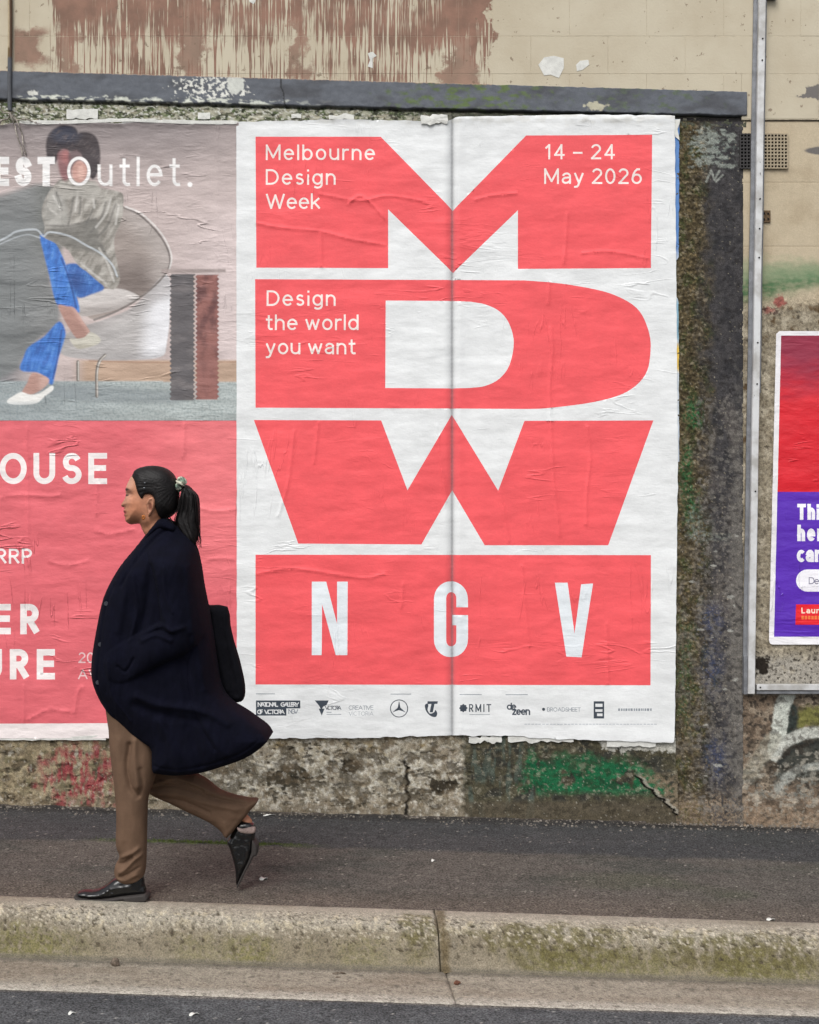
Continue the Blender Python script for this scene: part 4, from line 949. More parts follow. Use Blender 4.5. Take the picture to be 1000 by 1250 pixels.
def photo_c(u, v):
    sh = u.shape; P2 = np.c_[u.ravel(), v.ravel()]
    def poly(pts, soft=1.2, smooth=True, n=4):
        pts = smooth_loop(pts, n) if smooth else np.array(pts, float)
        lo, hi = pts.min(0) - 6, pts.max(0) + 6; m = np.zeros(len(P2))
        k = np.where((P2[:, 0] > lo[0]) & (P2[:, 0] < hi[0]) & (P2[:, 1] > lo[1]) & (P2[:, 1] < hi[1]))[0]
        d = seg_dist(P2[k], pts, True) * np.where(inside(P2[k], [pts]), 1, -1); m[k] = sst(-soft, soft, d)
        return m.reshape(sh)
    def line(pts, wd, soft=1.):
        pts = smooth_line(pts, 5); lo, hi = pts.min(0) - 8, pts.max(0) + 8; m = np.zeros(len(P2))
        k = np.where((P2[:, 0] > lo[0]) & (P2[:, 0] < hi[0]) & (P2[:, 1] > lo[1]) & (P2[:, 1] < hi[1]))[0]
        m[k] = 1 - sst(wd - soft * .5, wd + soft, seg_dist(P2[k], pts)); return m.reshape(sh)
    n = fbm(u / 30, v / 12, 4, 531); n2 = fbm(u / 3, v / 3, 3, 532)
    c = np.ones(sh + (3,)) * lin(196, 180, 176)
    c = mixc(c, lin(128, 120, 120), (1 - sst(150, 250, v)) * .85 * (1 - sst(200, 300, u) * .4)); c = mixc(c, lin(222, 206, 204), sst(180, 290, u) * sst(190, 320, v) * .7)
    c = mixc(c, lin(118, 120, 124), (1 - sst(20, 75, u + (v - 300) * .1)) * sst(215, 290, v) * .85)
    c = mixc(c, lin(186, 158, 136), sst(438, 442, v) * sst(85, 110, u)); c = mixc(c, lin(150, 112, 88), line([(110, 441), (200, 443), (292, 442)], .7) * .5)
    rug = mixc(np.ones(sh + (3,)) * lin(176, 184, 182), lin(138, 150, 150), sst(-.1, .3, n2) * .6)
    rug = mixc(rug, lin(120, 130, 138), (1 - sst(40, 200, u)) * .4); rug = mixc(rug, lin(128, 136, 140), poly([(60, 470), (210, 478), (215, 492), (80, 488)], 4) * .6)
    m = sst(464, 467, v + (u < 90) * 0 - (u > 200) * 1.); c = c * (1 - m[..., None]) + rug * m[..., None]
    # armchair
    ch = poly([(140, 252), (151, 254), (171, 263), (195, 287), (207, 312), (204, 333), (177, 360), (146, 379), (116, 391), (100, 372), (104, 320), (126, 262)], 1.4)
    c = mixc(c, lin(156, 144, 137), ch); c = mixc(c, lin(124, 112, 106), ch * blob(u, v, 158, 345, 34, 26, 540, .1, .7)); c = mixc(c, lin(196, 188, 184), ch * sst(30, 0, seg_dist(P2, [(165, 262), (192, 288), (204, 316), (200, 334)]).reshape(sh)) * .5)
    ba = poly([(74, 414), (100, 400), (130, 390), (165, 374), (204, 336), (208, 380), (204, 420), (196, 436), (150, 440), (100, 438), (76, 432)], 1.4)
    c = mixc(c, lin(184, 180, 178), ba); c = mixc(c, lin(236, 236, 239), ba * sst(165, 192, u + (v - 400) * .12)); c = mixc(c, lin(156, 150, 148), ba * (1 - sst(0, 20, v - 384 + (u - 140) * .45)) * .7)
    c = mixc(c, lin(150, 146, 146), ba * sst(425, 440, v) * .5)
    cu_ = poly([(97, 366), (110, 357), (130, 353), (153, 354), (172, 365), (146, 377), (118, 384), (98, 385)], 1.2)
    c = mixc(c, lin(206, 200, 196), cu_); c = mixc(c, lin(158, 150, 146), cu_ * sst(366, 384, v + (u - 100) * .1) * .8)
    c = mixc(c, lin(124, 116, 112), line([(151, 254), (171, 263), (195, 287), (207.5, 312), (204, 333), (177, 360), (146, 379), (116, 391)], 1.0)); c = mixc(c, lin(228, 224, 220), line([(154, 253), (174, 262), (198, 286), (210, 312), (207, 332)], .8) * .8)
    for q_ in ([(96, 442), (96, 464)], [(129, 434), (122, 442), (119, 456), (119, 484)]): c = mixc(c, lin(112, 106, 100), line(q_, 1.6)); c = mixc(c, lin(200, 194, 186), line([(a + .8, b) for a, b in q_], .5))
    # side table
    c = mixc(c, lin(158, 144, 140), poly([(198, 329), (276, 329), (276, 333), (198, 334)], 1.2, False) * .9)
    edge = 1.0 * np.sin(v * 1.1)
    tb = np.ones(sh + (3,)) * lin(92, 88, 90); tb = mixc(tb, lin(116, 110, 110), sst(-.1, .4, fbm(u / 30, v / 14, 3, 541)) * .8)
    c = mixc(c, tb, (sst(208, 209.5, u + edge) * (1 - sst(237.5, 239, u + edge)) * sst(334, 336, v) * (1 - sst(488, 490, v))))
    c = mixc(c, mixc(np.ones(sh + (3,)) * lin(150, 98, 90), lin(104, 62, 60), sst(-.3, .4, fbm(u / 14, v / 20, 4, 533)) * (1 - .6 * sst(380, 460, v))), 1. * (sst(239.5, 241, u + edge) * (1 - sst(266, 268, u + edge)) * sst(335, 337, v) * (1 - sst(487, 489, v))))
    c = mixc(c, lin(196, 176, 168), (1 - sst(.6, 1.4, np.abs(u - 238.5 + edge))) * sst(336, 338, v) * (1 - sst(486, 488, v)) * .8)
    # dark blurred foreground on the left
    fg = poly([(-30, 246), (0, 240), (30, 230), (50, 226), (70, 236), (78, 300), (62, 338), (74, 372), (72, 398), (50, 414), (28, 440), (20, 452), (-30, 456)], 5)
    c = mixc(c, lin(122, 126, 126), fg * .92); c = mixc(c, lin(104, 106, 100), fg * sst(30, 60, u) * (1 - sst(290, 330, v)) * .6)
    for yy, k_ in ((345, .35), (378, .3), (408, .5), (446, .4)): c = mixc(c, lin(84, 88, 90), fg * np.exp(-((v - yy - 3 * np.sin(u / 12.)) / 2.6) ** 2) * k_)
    # jeans
    t2 = poly([(80, 326), (97, 323), (110, 335), (128, 352), (112, 360), (97, 364), (88, 352)], 1.6); t1 = poly([(50, 288), (60, 289), (66, 293), (78, 315), (84, 332), (91.5, 351), (98, 381), (84, 377), (70, 371), (61, 336), (54, 308)], 1.4)
    t3 = poly([(73, 393), (81, 406), (78, 420), (73, 436), (68, 458), (64, 470), (54, 460), (46, 455), (26, 452), (30, 436), (36, 424), (55, 411)], 1.6)
    jn = fbm((u + v * .3) / 6, (v - u * .4) / 22, 4, 542)
    for m_, base_ in ((t2, lin(52, 106, 182)), (t1, lin(58, 122, 206)), (t3, lin(56, 118, 200))):
        c = mixc(c, base_, m_); c = mixc(c, lin(34, 80, 156), m_ * sst(-.1, .5, jn) * .6); c = mixc(c, lin(104, 158, 224), m_ * sst(.0, .5, -jn) * .5)
    c = mixc(c, lin(24, 56, 120), t2 * (1 - sst(0, 22, np.hypot(u - 92, v - 345))) * .7); c = mixc(c, lin(30, 70, 140), (line([(76, 316), (86, 342), (94, 376)], 1.0) * t1 + line([(76, 404), (72, 434), (66, 462)], 1.0) * t3) * .7)
    # ankles and shoes
    s1_ = poly([(72, 373), (82, 374), (92, 377), (101, 391), (111, 407), (104, 414), (95, 414), (86, 402), (78, 388)], 1.4); s2_ = poly([(40, 456), (50, 457), (61, 464), (54, 474), (40, 482), (28, 480), (34, 468)], 1.4)
    c = mixc(c, lin(172, 132, 120), s1_); c = mixc(c, lin(206, 168, 156), s1_ * sst(0, 8, u - 84 - (v - 375) * .62) * .8); c = mixc(c, lin(182, 142, 130), s2_); c = mixc(c, lin(210, 176, 164), s2_ * sst(44, 54, u) * .6)
    h1_ = poly([(86, 414), (95, 414), (104, 412), (111, 406), (120, 410), (124, 416), (119, 421), (106, 425), (96, 426), (90, 421)], 1.1); h2_ = poly([(10, 489), (20, 482), (28, 479), (38, 482), (50, 480), (64, 471), (66, 476), (56, 484), (46, 492), (30, 494), (13, 493)], 1.1)
    c = mixc(c, lin(208, 204, 190), h1_); c = mixc(c, lin(168, 162, 146), h1_ * sst(418, 424, v) * .7); c = mixc(c, lin(236, 235, 230), h2_); c = mixc(c, lin(196, 200, 200), h2_ * sst(488, 493, v) * .7); c = mixc(c, lin(90, 96, 100), line([(56, 484), (57, 492)], .7) * .6)
    # jacket
    jack = poly([(73, 221), (84, 218), (100, 222), (112, 222), (122, 230), (149, 236), (151, 252), (149, 270), (140, 293), (143, 318), (147, 342), (139, 354), (122, 345), (110, 334), (96, 324), (84, 306), (66, 296), (55, 290), (56, 278), (52, 260), (58, 240)], 1.3)
    c = mixc(c, lin(160, 155, 147), jack); jf = fbm((u * .8 + v * .5) / 8, (v - u * .6) / 26, 4, 543); c = mixc(c, lin(124, 120, 112), jack * sst(-.05, .35, jf) * .8); c = mixc(c, lin(190, 186, 178), jack * sst(.0, .35, -jf) * .7)
    c = mixc(c, lin(112, 110, 104), jack * poly([(56, 280), (88, 276), (118, 268), (122, 290), (128, 312), (104, 306), (84, 304), (58, 292)], 4) * .85); c = mixc(c, lin(176, 174, 168), jack * poly([(54, 256), (66, 232), (78, 240), (84, 262), (82, 276), (58, 276)], 4) * .6)
    dl = [[(70, 236), (76, 252)], [(92, 232), (88, 258), (84, 276)], [(100, 236), (98, 262)], [(118, 246), (112, 262), (106, 274)], [(130, 248), (124, 268), (112, 284)], [(142, 250), (132, 276), (120, 290)], [(124, 300), (134, 318), (142, 336)], [(56, 276), (88, 276), (118, 268)]]
    ll = [[(66, 240), (74, 256)], [(96, 234), (93, 258)], [(114, 238), (116, 254)], [(136, 244), (130, 262), (118, 278)], [(146, 252), (142, 274)], [(122, 304), (132, 322), (140, 344)], [(100, 322), (114, 334), (130, 346)], [(62, 256), (70, 262)]]
    for q_ in dl: c = mixc(c, lin(96, 94, 90), line(q_, .9, 1.6) * jack * .55)
    for q_ in ll: c = mixc(c, lin(214, 211, 205), line(q_, .9, 1.6) * jack * .6)
    c = mixc(c, lin(200, 207, 212), (line([(-10, 300), (10, 290), (22, 283), (45, 281), (54, 289), (62, 284), (86, 289), (106, 300), (124, 310), (138, 324), (144, 338)], .9) + line([(-10, 304), (14, 293), (34, 287), (50, 291)], .5) * .7) * .75)
    # head: hair, lowered face, hand
    hd = np.maximum(poly([(59, 196), (57, 178), (62, 163), (76, 155), (92, 157), (97, 168), (96, 184), (86, 186), (76, 184), (70, 198), (62, 202)], 1.8), poly([(94, 166), (106, 162), (118, 168), (123, 184), (122, 206), (114, 220), (106, 206), (100, 190), (94, 184)], 1.8))
    c = mixc(c, lin(54, 44, 48), hd); c = mixc(c, lin(36, 40, 60), hd * blob(u, v, 80, 164, 18, 12, 544, .1, .6)); c = mixc(c, lin(92, 80, 80), hd * sst(.1, .4, fbm((u + v) / 4, (v - u) / 16, 3, 546)) * .5)
    fc = poly([(71, 192), (76, 184), (84, 185), (88, 196), (88, 214), (80, 222), (74, 212)], 2.6); c = mixc(c, lin(140, 92, 94), fc * .95); c = mixc(c, lin(176, 110, 108), fc * blob(u, v, 82, 192, 6, 8, 547, .1, .6) * .7)
    c = mixc(c, lin(96, 70, 74), poly([(84, 190), (94, 184), (100, 190), (98, 200), (88, 206)], 2.6) * .8); c = mixc(c, lin(200, 154, 142), poly([(90, 204), (98, 197), (107, 204), (106, 218), (98, 224), (90, 218)], 2.0)); c = mixc(c, lin(222, 182, 168), poly([(96, 206), (102, 204), (104, 216), (98, 220)], 2.) * .7)
    c = mixc(c, lin(184, 180, 172), poly([(72, 236), (76, 222), (90, 230), (106, 224), (118, 222), (124, 236), (112, 244), (94, 240), (82, 244)], 1.8) * .75)
    c = c * (1 + .05 * fbm(u / 2., v / 2., 2, 548))[..., None]
    # wording over the picture
    def glyphs(shapes, col):
        m = np.zeros(len(P2))
        for loops in shapes:
            al = np.concatenate(loops); lo, hi = al.min(0) - 2, al.max(0) + 2
            k = np.where((P2[:, 0] > lo[0]) & (P2[:, 0] < hi[0]) & (P2[:, 1] > lo[1]) & (P2[:, 1] < hi[1]))[0]
            if len(k):
                d = np.min([seg_dist(P2[k], l, True) for l in loops], 0) * np.where(inside(P2[k], loops), 1, -1); m[k] = np.maximum(m[k], sst(-.55, .55, d))
        return mixc(c, col, m.reshape(sh))
    c = glyphs(text('EST', -7, 227.8, 35.5, wt=.25, sx=.56, gap=.0, width=75), lin(242, 240, 238))
    c = glyphs(text('Outlet', 83, 228, 36, wt=.105, sx=.80, width=137) + [[np.array(ring(232.5, 226, 3.1, 14))]], lin(242, 240, 238))
    # paper white lip along the torn top, fade of the print
    tp = 151 + 2.2 * fbm(u / 26, u * 0, 3, 540)
    c = mixc(c, lin(226, 226, 222), (1 - sst(tp - .6, tp + 1., v)))
    return mixc(c * .97, lin(190, 188, 188), .04 + 0 * u)
U = axis([(-230, -12, 4), (-12, 292, .68)]); V = axis([(148, 513.5, .68)])
uu, vv = np.meshgrid(U, V)
tt = (vv - 148) / (513.5 - 148); top = 150 + 1.6 * fbm(uu / 22, uu * 0, 4, 545) + 1.5 * (uu < 150) * 1. + 3 * sst(20, 0, uu)
vv = top * (1 - tt) + 513.5 * tt
uu2 = uu + (uu > 291) * 0
hh = lp_h(uu2, vv) + .0012 + .003 * np.exp(-((vv - top) / 2.2) ** 2)
P(mesh_np('photo_sheet', np.c_[WX(uu2).ravel(), -hh.ravel(), WZ(vv).ravel()], grid_faces(len(V), len(U)), M_posterL, None, col=photo_c(uu2, vv).reshape(-1, 3)), lp)

# ---- right poster in the metal frame
rp = empty('framed_poster', (float(WX(1120)), -.008, float(WZ(786))), 'purple and red poster with white border inside the metal frame', 'poster')
def rp_sk(v): return (v - 405) * (-9 / 380.)
def rsk(pts): return [(u + rp_sk(v), v) for u, v in pts]
SR = []
SR.append((lin(214, 30, 44), [rsk([(953, 410), (1280, 410), (1280, 601), (953, 601)])])); SR.append((lin(88, 40, 176), [rsk([(953, 600.5), (1280, 600.5), (1280, 777), (953, 777)])]))
TW = lin(240, 238, 244)
addt(SR, TW, 'This', 972.5, 634.5, 19.5, wt=.22, sx=.52, gap=.06, width=38); addt(SR, TW, 'her', 972.5, 660.5, 20, wt=.22, sx=.52, gap=.06, width=31.5); addt(SR, TW, 'can', 972, 686, 19.5, wt=.22, sx=.62, gap=.06, width=32)
SR.append((TW, [[(985, 695)] + [(1100, 695), (1100, 722)] + [(985, 722)] + [(985 - 14 * math.sin(a), 708.5 + 13.5 * math.cos(a)) for a in np.linspace(0, math.pi, 12)[1:-1]]]))
addt(SR, lin(120, 118, 140), 'De', 986.5, 713, 8.6, wt=.12, width=12.5)
SR.append((lin(226, 26, 40), [[(971, 737.5), (1090, 737.5), (1090, 762.5), (970, 762.5)]]))
addt(SR, lin(244, 220, 200), 'Laun', 977.5, 748.5, 7, wt=.2, width=23); 
for k in range(7): SR.append((lin(236, 120, 60), [rect(977.5 + k * 4, 751.5, 980.4 + k * 4, 755.8)]))
outQ = [(951, 404.5), (1290, 404.5), (1282, 786.5), (942, 786.5), (939.2, 785), (938, 781), (946.8, 408)]
def rp_shade(u, v, c, idx):
    m = (c[:, 0] > .4) & (c[:, 1] < .05) & (idx == 0)
    return mixc(c, lin(128, 44, 70), m * (1 - sst(430, 500, v + 26 * fbm(u / 40, v / 12, 3, 601))) * .85)
build_sheet('poster_sheet', outQ, SR, lin(232, 230, 232), 3.0, lambda u, v: .012 + wrinkle(u, v, 611) * .8 + .0012 * np.sin(v / 7 + 2 * fbm(u / 30, v / 30, 2, 612)) * sst(.0, .3, fbm(u / 60, v / 20, 2, 613)), M_posterR, rp, (), rp_shade)

# ------------------------------------------------------------------ metal frame
fr = empty('sign_frame', (float(WX(914)), -.02, float(WZ(846))), 'leaning pale metal channel frame around the purple poster', 'frame')
def fu(v): return 927.5 - v * (13.5 / 845.)
def channel(name, secs, mat, v0=-120, v1=845):
    """secs: cross-section (du, y) extruded along the leaning centre line"""
    V, F = [], []; n = len(secs); vs = np.linspace(v0, v1, 60)
    for v in vs:
        for du, y in secs: V.append((float(WX(fu(v) + du + .12 * math.sin(v / 31.))), y, float(WZ(v))))
    for i in range(len(vs) - 1):
        for k in range(n): F.append((i * n + k, (i + 1) * n + k, (i + 1) * n + (k + 1) % n, i * n + (k + 1) % n))
    F.append(tuple(range(n))); F.append(tuple((len(vs) - 1) * n + k for k in range(n))[::-1])
    return P(pydata(name, V, F, mat), fr)
channel('channel_face', [(-4.2, -.020), (-4.2, -.052), (-3.6, -.055), (3.6, -.055), (4.2, -.052), (4.2, -.020)], M_alu)
channel('back_flange', [(-8.8, -.013), (-8.8, -.022), (-4.25, -.024), (-4.25, -.030), (-3.9, -.030), (-3.9, -.014)], M_alug)
channel('back_flange', [(4.25, -.030), (4.25, -.024), (7.4, -.022), (7.4, -.013), (3.9, -.014), (3.9, -.030)], M_alug, -120, 480)
boxm('bottom_rail', WX(921), WX(1300), -.052, -.014, WZ(841), WZ(834.2), M_alu, fr, .0015)
boxm('rail_lip', WX(921), WX(1300), -.046, -.014, WZ(845.5), WZ(842), M_alug, fr, .001)
boxm('corner_plate', WX(905.5), WX(910), -.044, -.014, WZ(846), WZ(800), M_alug, fr, .001)
boxm('top_bracket', WX(934.5), WX(946), -.045, -.012, WZ(1.5), WZ(-6), M_dark, fr, .002)
for v in (52, 78, 246, 282, 317, 420, 470, 600):
    V, F = tube_vf([(float(WX(fu(v) + .8)), -.0545, float(WZ(v))), (float(WX(fu(v) + .8)), -.0585, float(WZ(v)))], .0042, 8)
    P(pydata('bolt', V, F, M_dark), fr)
V, F = tube_vf([(float(WX(925)), -.051, float(WZ(837.5))), (float(WX(925)), -.0545, float(WZ(837.5)))], .004, 8); P(pydata('bolt', V, F, M_dark), fr)

# ------------------------------------------------------------------ air vent, small plate, grey patch conduit
vent = empty('air_vent', (float(WX(932)), -.004, float(WZ(206))), 'square perforated air vent behind the pale metal upright', 'vent')
boxm('vent_back', WX(903), WX(960.5), -.0055, .02, WZ(206), WZ(164.5), M_dark, vent)
nx, nz = 14, 10; V, F, C = [], [], []
us = np.linspace(903, 960.5, nx + 1); vs = np.linspace(164.5, 206, nz + 1)
def addbar(u0, u1, v0, v1, y0, y1):
    b = len(V); cc = lin(62, 60, 60) if (u0 + u1) / 2 < 916 else lin(166, 153, 130)
    for uq in (u0, u1):
        for yq in (y0, y1):
            for vq in (v0, v1): V.append((float(WX(uq)), yq, float(WZ(vq)))); C.append(cc)
    F.extend([tuple(b + i for i in f) for f in ((0, 2, 3, 1), (4, 5, 7, 6), (0, 1, 5, 4), (2, 6, 7, 3), (0, 4, 6, 2), (1, 3, 7, 5))])
for uq in us: addbar(uq - .75, uq + .75, 164, 206.5, -.0165, -.004)
for vq in vs:
    for a, b in zip(us[:-1], us[1:]): addbar(a + .75, b - .75, vq - .8, vq + .8, -.0158, -.004)
P(mesh_np('grille', V, F, M_paint, None, col=np.array(C), smooth=False), vent)['kind'] = 'stuff'
jb = empty('wall_plate', (float(WX(934.5)), -.004, float(WZ(272))), 'small rusty square plate fixed beside the metal upright', 'plate')
boxm('plate', WX(929.5), WX(940), -.012, -.002, WZ(272), WZ(257.5), surf('rusty_plate', lin(104, 84, 62), var=.4, vscale=80), jb, .001)
for du, dv in ((932.2, 261), (937.2, 268), (937, 261.4), (932, 268.4)): boxm('screw', WX(du - 1), WX(du + 1), -.0145, -.0115, WZ(dv + 1.2), WZ(dv - 1.2), M_dark, jb)

cd = empty('conduit_pipe', (float(WX(13)), -.02, float(WZ(146))), 'vertical painted conduit pipe ending above the top left corner of the posters', 'pipe')
def vcol_tube(name, u, r, y, v0, v1, cf, root, n=14):
    vs = np.arange(v0, v1, 3.); V = []; C = []; a = np.linspace(0, 2 * np.pi, n, endpoint=False)
    for v in vs:
        for t in a: V.append((float(WX(u + .3 * math.sin(v / 23))) + r * math.cos(t), y + r * math.sin(t), float(WZ(v)))); C.append(cf(v, t))
    return P(mesh_np(name, V, np.array([(i * n + k, (i + 1) * n + k, (i + 1) * n + (k + 1) % n, i * n + (k + 1) % n) for i in range(len(vs) - 1) for k in range(n)]), M_paint, None, col=np.array(C)), root)
def ccf(v, t):
    c = lin(176, 160, 132) if v < 60 else (lin(110, 92, 62) if v < 74 else lin(88, 90, 94))
    if math.cos(t) > .1 and v < 74: c = c * .0 + lin(92, 72, 56)
    return c
vcol_tube('pipe', 14, .011, -.024, -130, 140, ccf, cd)
cb = []
for k, (pts, r) in enumerate([([(3, 132), (5, 138), (14, 141), (22, 148), (27, 160), (31, 178), (33, 190)], .0035), ([(16, 144), (20, 156), (25, 172), (30, 192)], .0035), ([(-6, 160), (2, 152), (10, 147), (16, 141)], .0042), ([(13, 136), (15, 142), (22, 150)], .004), ([(22, 148), (34, 148), (46, 151)], .0035)]):
    cb.append(([(float(WX(a)), -.030 - .012 * math.sin(i + k), float(WZ(b))) for i, (a, b) in enumerate(smooth_line(pts, 4))], r))
tag(tubes('frayed_cable', cb, surf('grey_cable', lin(168, 160, 150), var=.4, vscale=90)), 'frayed pale cable ends hanging over the seated woman poster corner', 'cable')

# ------------------------------------------------------------------ torn paper scraps
def scrap(loop, y, label, bend=.004, nm='paper_scrap'):
    loop = np.array(loop, float); c = loop.mean(0)
    V = [(float(WX(a)), -y - bend * .3 * random.random(), float(WZ(b))) for a, b in loop]; n = len(V)
    V += [(float(WX(c[0])), -y - bend * .4, float(WZ(c[1])))]; V += [(x_, y_ + .0012, z_) for x_, y_, z_ in V]
    F = [(i, n, (i + 1) % n) for i in range(n)] + [(n + 1 + i, n + 1 + (i + 1) % n, 2 * n + 1) for i in range(n)] + [(i, (i + 1) % n, n + 1 + (i + 1) % n, n + 1 + i) for i in range(n)]
    tag(pydata(nm, V, F, M_white), label, 'paper', 'torn paper scraps left on the wall')
def raggy(u0, v0, u1, v1, amp, seed, n=6):
    return rag((u0, v0), (u1, v0), n, amp, seed) + rag((u1, v0), (u1, v1), 3, amp, seed + 1) + rag((u1, v1), (u0, v1), n, amp, seed + 2) + rag((u0, v1), (u0, v0), 3, amp, seed + 3)
scrap(raggy(82, 134, 120, 146, 6, 701, 10), .010, 'white paper scrap above the seated woman in the left poster')
scrap(raggy(242, 138, 257, 146, 2, 711), .010, 'small white torn scrap above the right end of the seated woman picture')
scrap(raggy(356, 140, 368, 145, 2, 721), .010, 'tiny white paper scrap above the word Melbourne, nearer the left corner')
scrap(raggy(402, 141, 432, 146.5, 7, 731, 10), .010, 'thin white torn strip above the middle of the top left red block')
scrap(raggy(514, 142, 546, 153, 9, 741, 9), .024, 'crumpled white paper peeling at the top beside the poster centre fold', .012)
scrap([(657, 80), (664, 71), (676, 69), (688, 72), (688, 84), (682, 96), (672, 92), (664, 93)], .0115, 'larger white torn paper patch stuck on the beige wall above the date', .001)
scrap([(703, 80), (708, 75), (718, 74), (719, 80), (711, 86), (704, 88)], .0115, 'smaller cream torn patch on the beige wall above the date', .001)
scrap([(303, -8), (318, -8), (310, 6), (305, 3)], .0115, 'white chip of paper at the upper wall in the brown drips', .001)
scrap([(449, 66), (455, 64), (460, 69), (455, 72), (455, 84), (449, 82), (452, 74)], .0115, 'narrow white chip low in the brown paint drips', .001)
scrap(raggy(740, 902, 800, 911, 9, 751, 16), .009, 'ragged white remnant under the lower right corner of the big poster')
scrap(raggy(572, 899, 612, 906, 9, 761, 14), .010, 'curled white strip under the bottom edge right of the poster fold')
scrap(raggy(620, 898, 700, 905, 9, 771, 22), .010, 'long curled white strip under the bottom edge below the sponsor logos')
lipu = np.linspace(26, 290, 60); lipc = 149.5 + 1.6 * np.sin(lipu / 34.) + 1.2 * fbm(lipu / 12, lipu * 0, 3, 781); lipt = np.clip(1.7 + 2.4 * fbm(lipu / 16, lipu * 0 + 4, 3, 782), .5, 4)
scrap(list(zip(lipu, lipc - lipt)) + list(zip(lipu, lipc + lipt))[::-1], .021, 'long white torn lip along the top of the seated woman poster', .003)
scrap(raggy(-10, 897, 130, 903, 1.6, 791, 14), .011, 'white torn lip below the pink half of the left poster', .003)
scrap([(820, 148), (830, 146), (829, 152), (826, 160), (829, 172), (824, 168)], .012, 'white torn corner at the top right of the big poster', .004)

# ------------------------------------------------------------------ the walking woman
def inflate(name, loop, D, T, Rr, mat, step=1.6, t0=None, relief_f=None, col=None, sm=4, expo=.5, far_scale=1., yoff=None):
    """closed solid from a side outline: loop in design units seen at distance D; T half thickness (m), Rr rounding radius (units)"""
    s = D / FOC; L = smooth_loop(loop, sm) if sm else np.array(loop, float)
    o = []
    for i in range(len(L)):
        a, b = L[i], L[(i + 1) % len(L)]; k = max(1, int(np.hypot(*(b - a)) / step))
        for j in range(k): o.append(a + (b - a) * j / k)
    L = np.array(o); n = len(L)
    gx, gy = np.meshgrid(np.arange(L[:, 0].min(), L[:, 0].max(), step), np.arange(L[:, 1].min(), L[:, 1].max(), step)); gx[::2] += step / 2
    gp = np.c_[gx.ravel(), gy.ravel()]; gp = gp[inside(gp, [L])]; d = seg_dist(gp, L, True); gp = gp[d > step * .45]
    for q in (.35,):
        pass
    verts = [Vector(map(float, p)) for p in L] + [Vector(map(float, p)) for p in gp]
    r = delaunay_2d_cdt(verts, [(i, (i + 1) % n) for i in range(n)], [], 0, 1e-5, False)
    V2 = np.array([(v[0], v[1]) for v in r[0]]); F = np.array(r[2], int); cen = V2[F].mean(1); F = F[inside(cen, [L])]
    a, b, c = V2[F[:, 0]], V2[F[:, 1]], V2[F[:, 2]]
    ar = (b[:, 0] - a[:, 0]) * (c[:, 1] - a[:, 1]) - (b[:, 1] - a[:, 1]) * (c[:, 0] - a[:, 0]); F[ar > 0] = F[ar > 0][:, ::-1]
    d = seg_dist(V2, L, True)
    bnd = d < 1e-4
    Tv = T(V2[:, 0], V2[:, 1]) if callable(T) else np.full(len(V2), T)
    t0v = (t0(V2[:, 0], V2[:, 1]) if callable(t0) else np.full(len(V2), t0 or 0.))
    q = np.clip(d / Rr, 0, 1); prof_ = (1 - (1 - q) ** 2) ** expo
    th = t0v + np.maximum(Tv - t0v, 0) * prof_
    rel = relief_f(V2[:, 0], V2[:, 1]) * sst(0, 4, d) if relief_f is not None else 0
    yn = -(th + rel); yf = th * far_scale
    X = (V2[:, 0] - 500) * s; Z = EYE + (625 - V2[:, 1]) * s; Y0 = CAM_Y + D + (yoff(V2[:, 0], V2[:, 1]) if yoff is not None else np.zeros(len(V2)))
    near = np.c_[X, Y0 + yn, Z]; far = np.c_[X, Y0 + yf, Z]; N = len(V2)
    if (t0 is None):
        mp = np.arange(N) + N; bi = np.where(bnd)[0]; near[bi, 1] = Y0[bi]; mp[bi] = bi
        F2 = mp[F][:, ::-1]; V3 = np.r_[near, far]; FF = np.r_[F, F2]
        used = np.unique(FF); m2 = np.full(2 * N, -1); m2[used] = np.arange(len(used)); FF = m2[FF]; V3 = V3[used]; uvw = np.r_[V2, V2][used]
    else:
        FF = np.r_[F, F[:, ::-1] + N]; V3 = np.r_[near, far]; uvw = np.r_[V2, V2]
        # boundary edges strip
        E = {}
        for f in F:
            for k in range(3):
                e = (f[k], f[(k + 1) % 3]); key = (min(e), max(e)); E[key] = None if key in E else e
        ex = []
        for e in E.values():
            if e is not None: a_, b_ = e; ex += [(b_, a_, a_ + N), (b_, a_ + N, b_ + N)]
        FF = np.r_[FF, np.array(ex)]
    cc = col(uvw[:, 0], uvw[:, 1]) if col is not None else None
    return mesh_np(name, V3, FF, mat, None, col=cc)
def ridge(u, v, pts, wd, amp, sharp=1.):
    shp = u.shape; d = seg_dist(np.c_[u.ravel(), v.ravel()], smooth_line(pts, 4)).reshape(shp)
    return amp * np.exp(-(d / wd) ** 2 * sharp)

def sub(part, o):
    o.parent = part; o.matrix_parent_inverse = part.matrix_parent_inverse.copy(); o.matrix_parent_inverse = __import__('mathutils').Matrix(); return o
woman = empty('person', (-1.18, CAM_Y + 5.3, .008), 'woman with dark ponytail in long navy coat and brown trousers walking left', 'person')
DB = 5.32
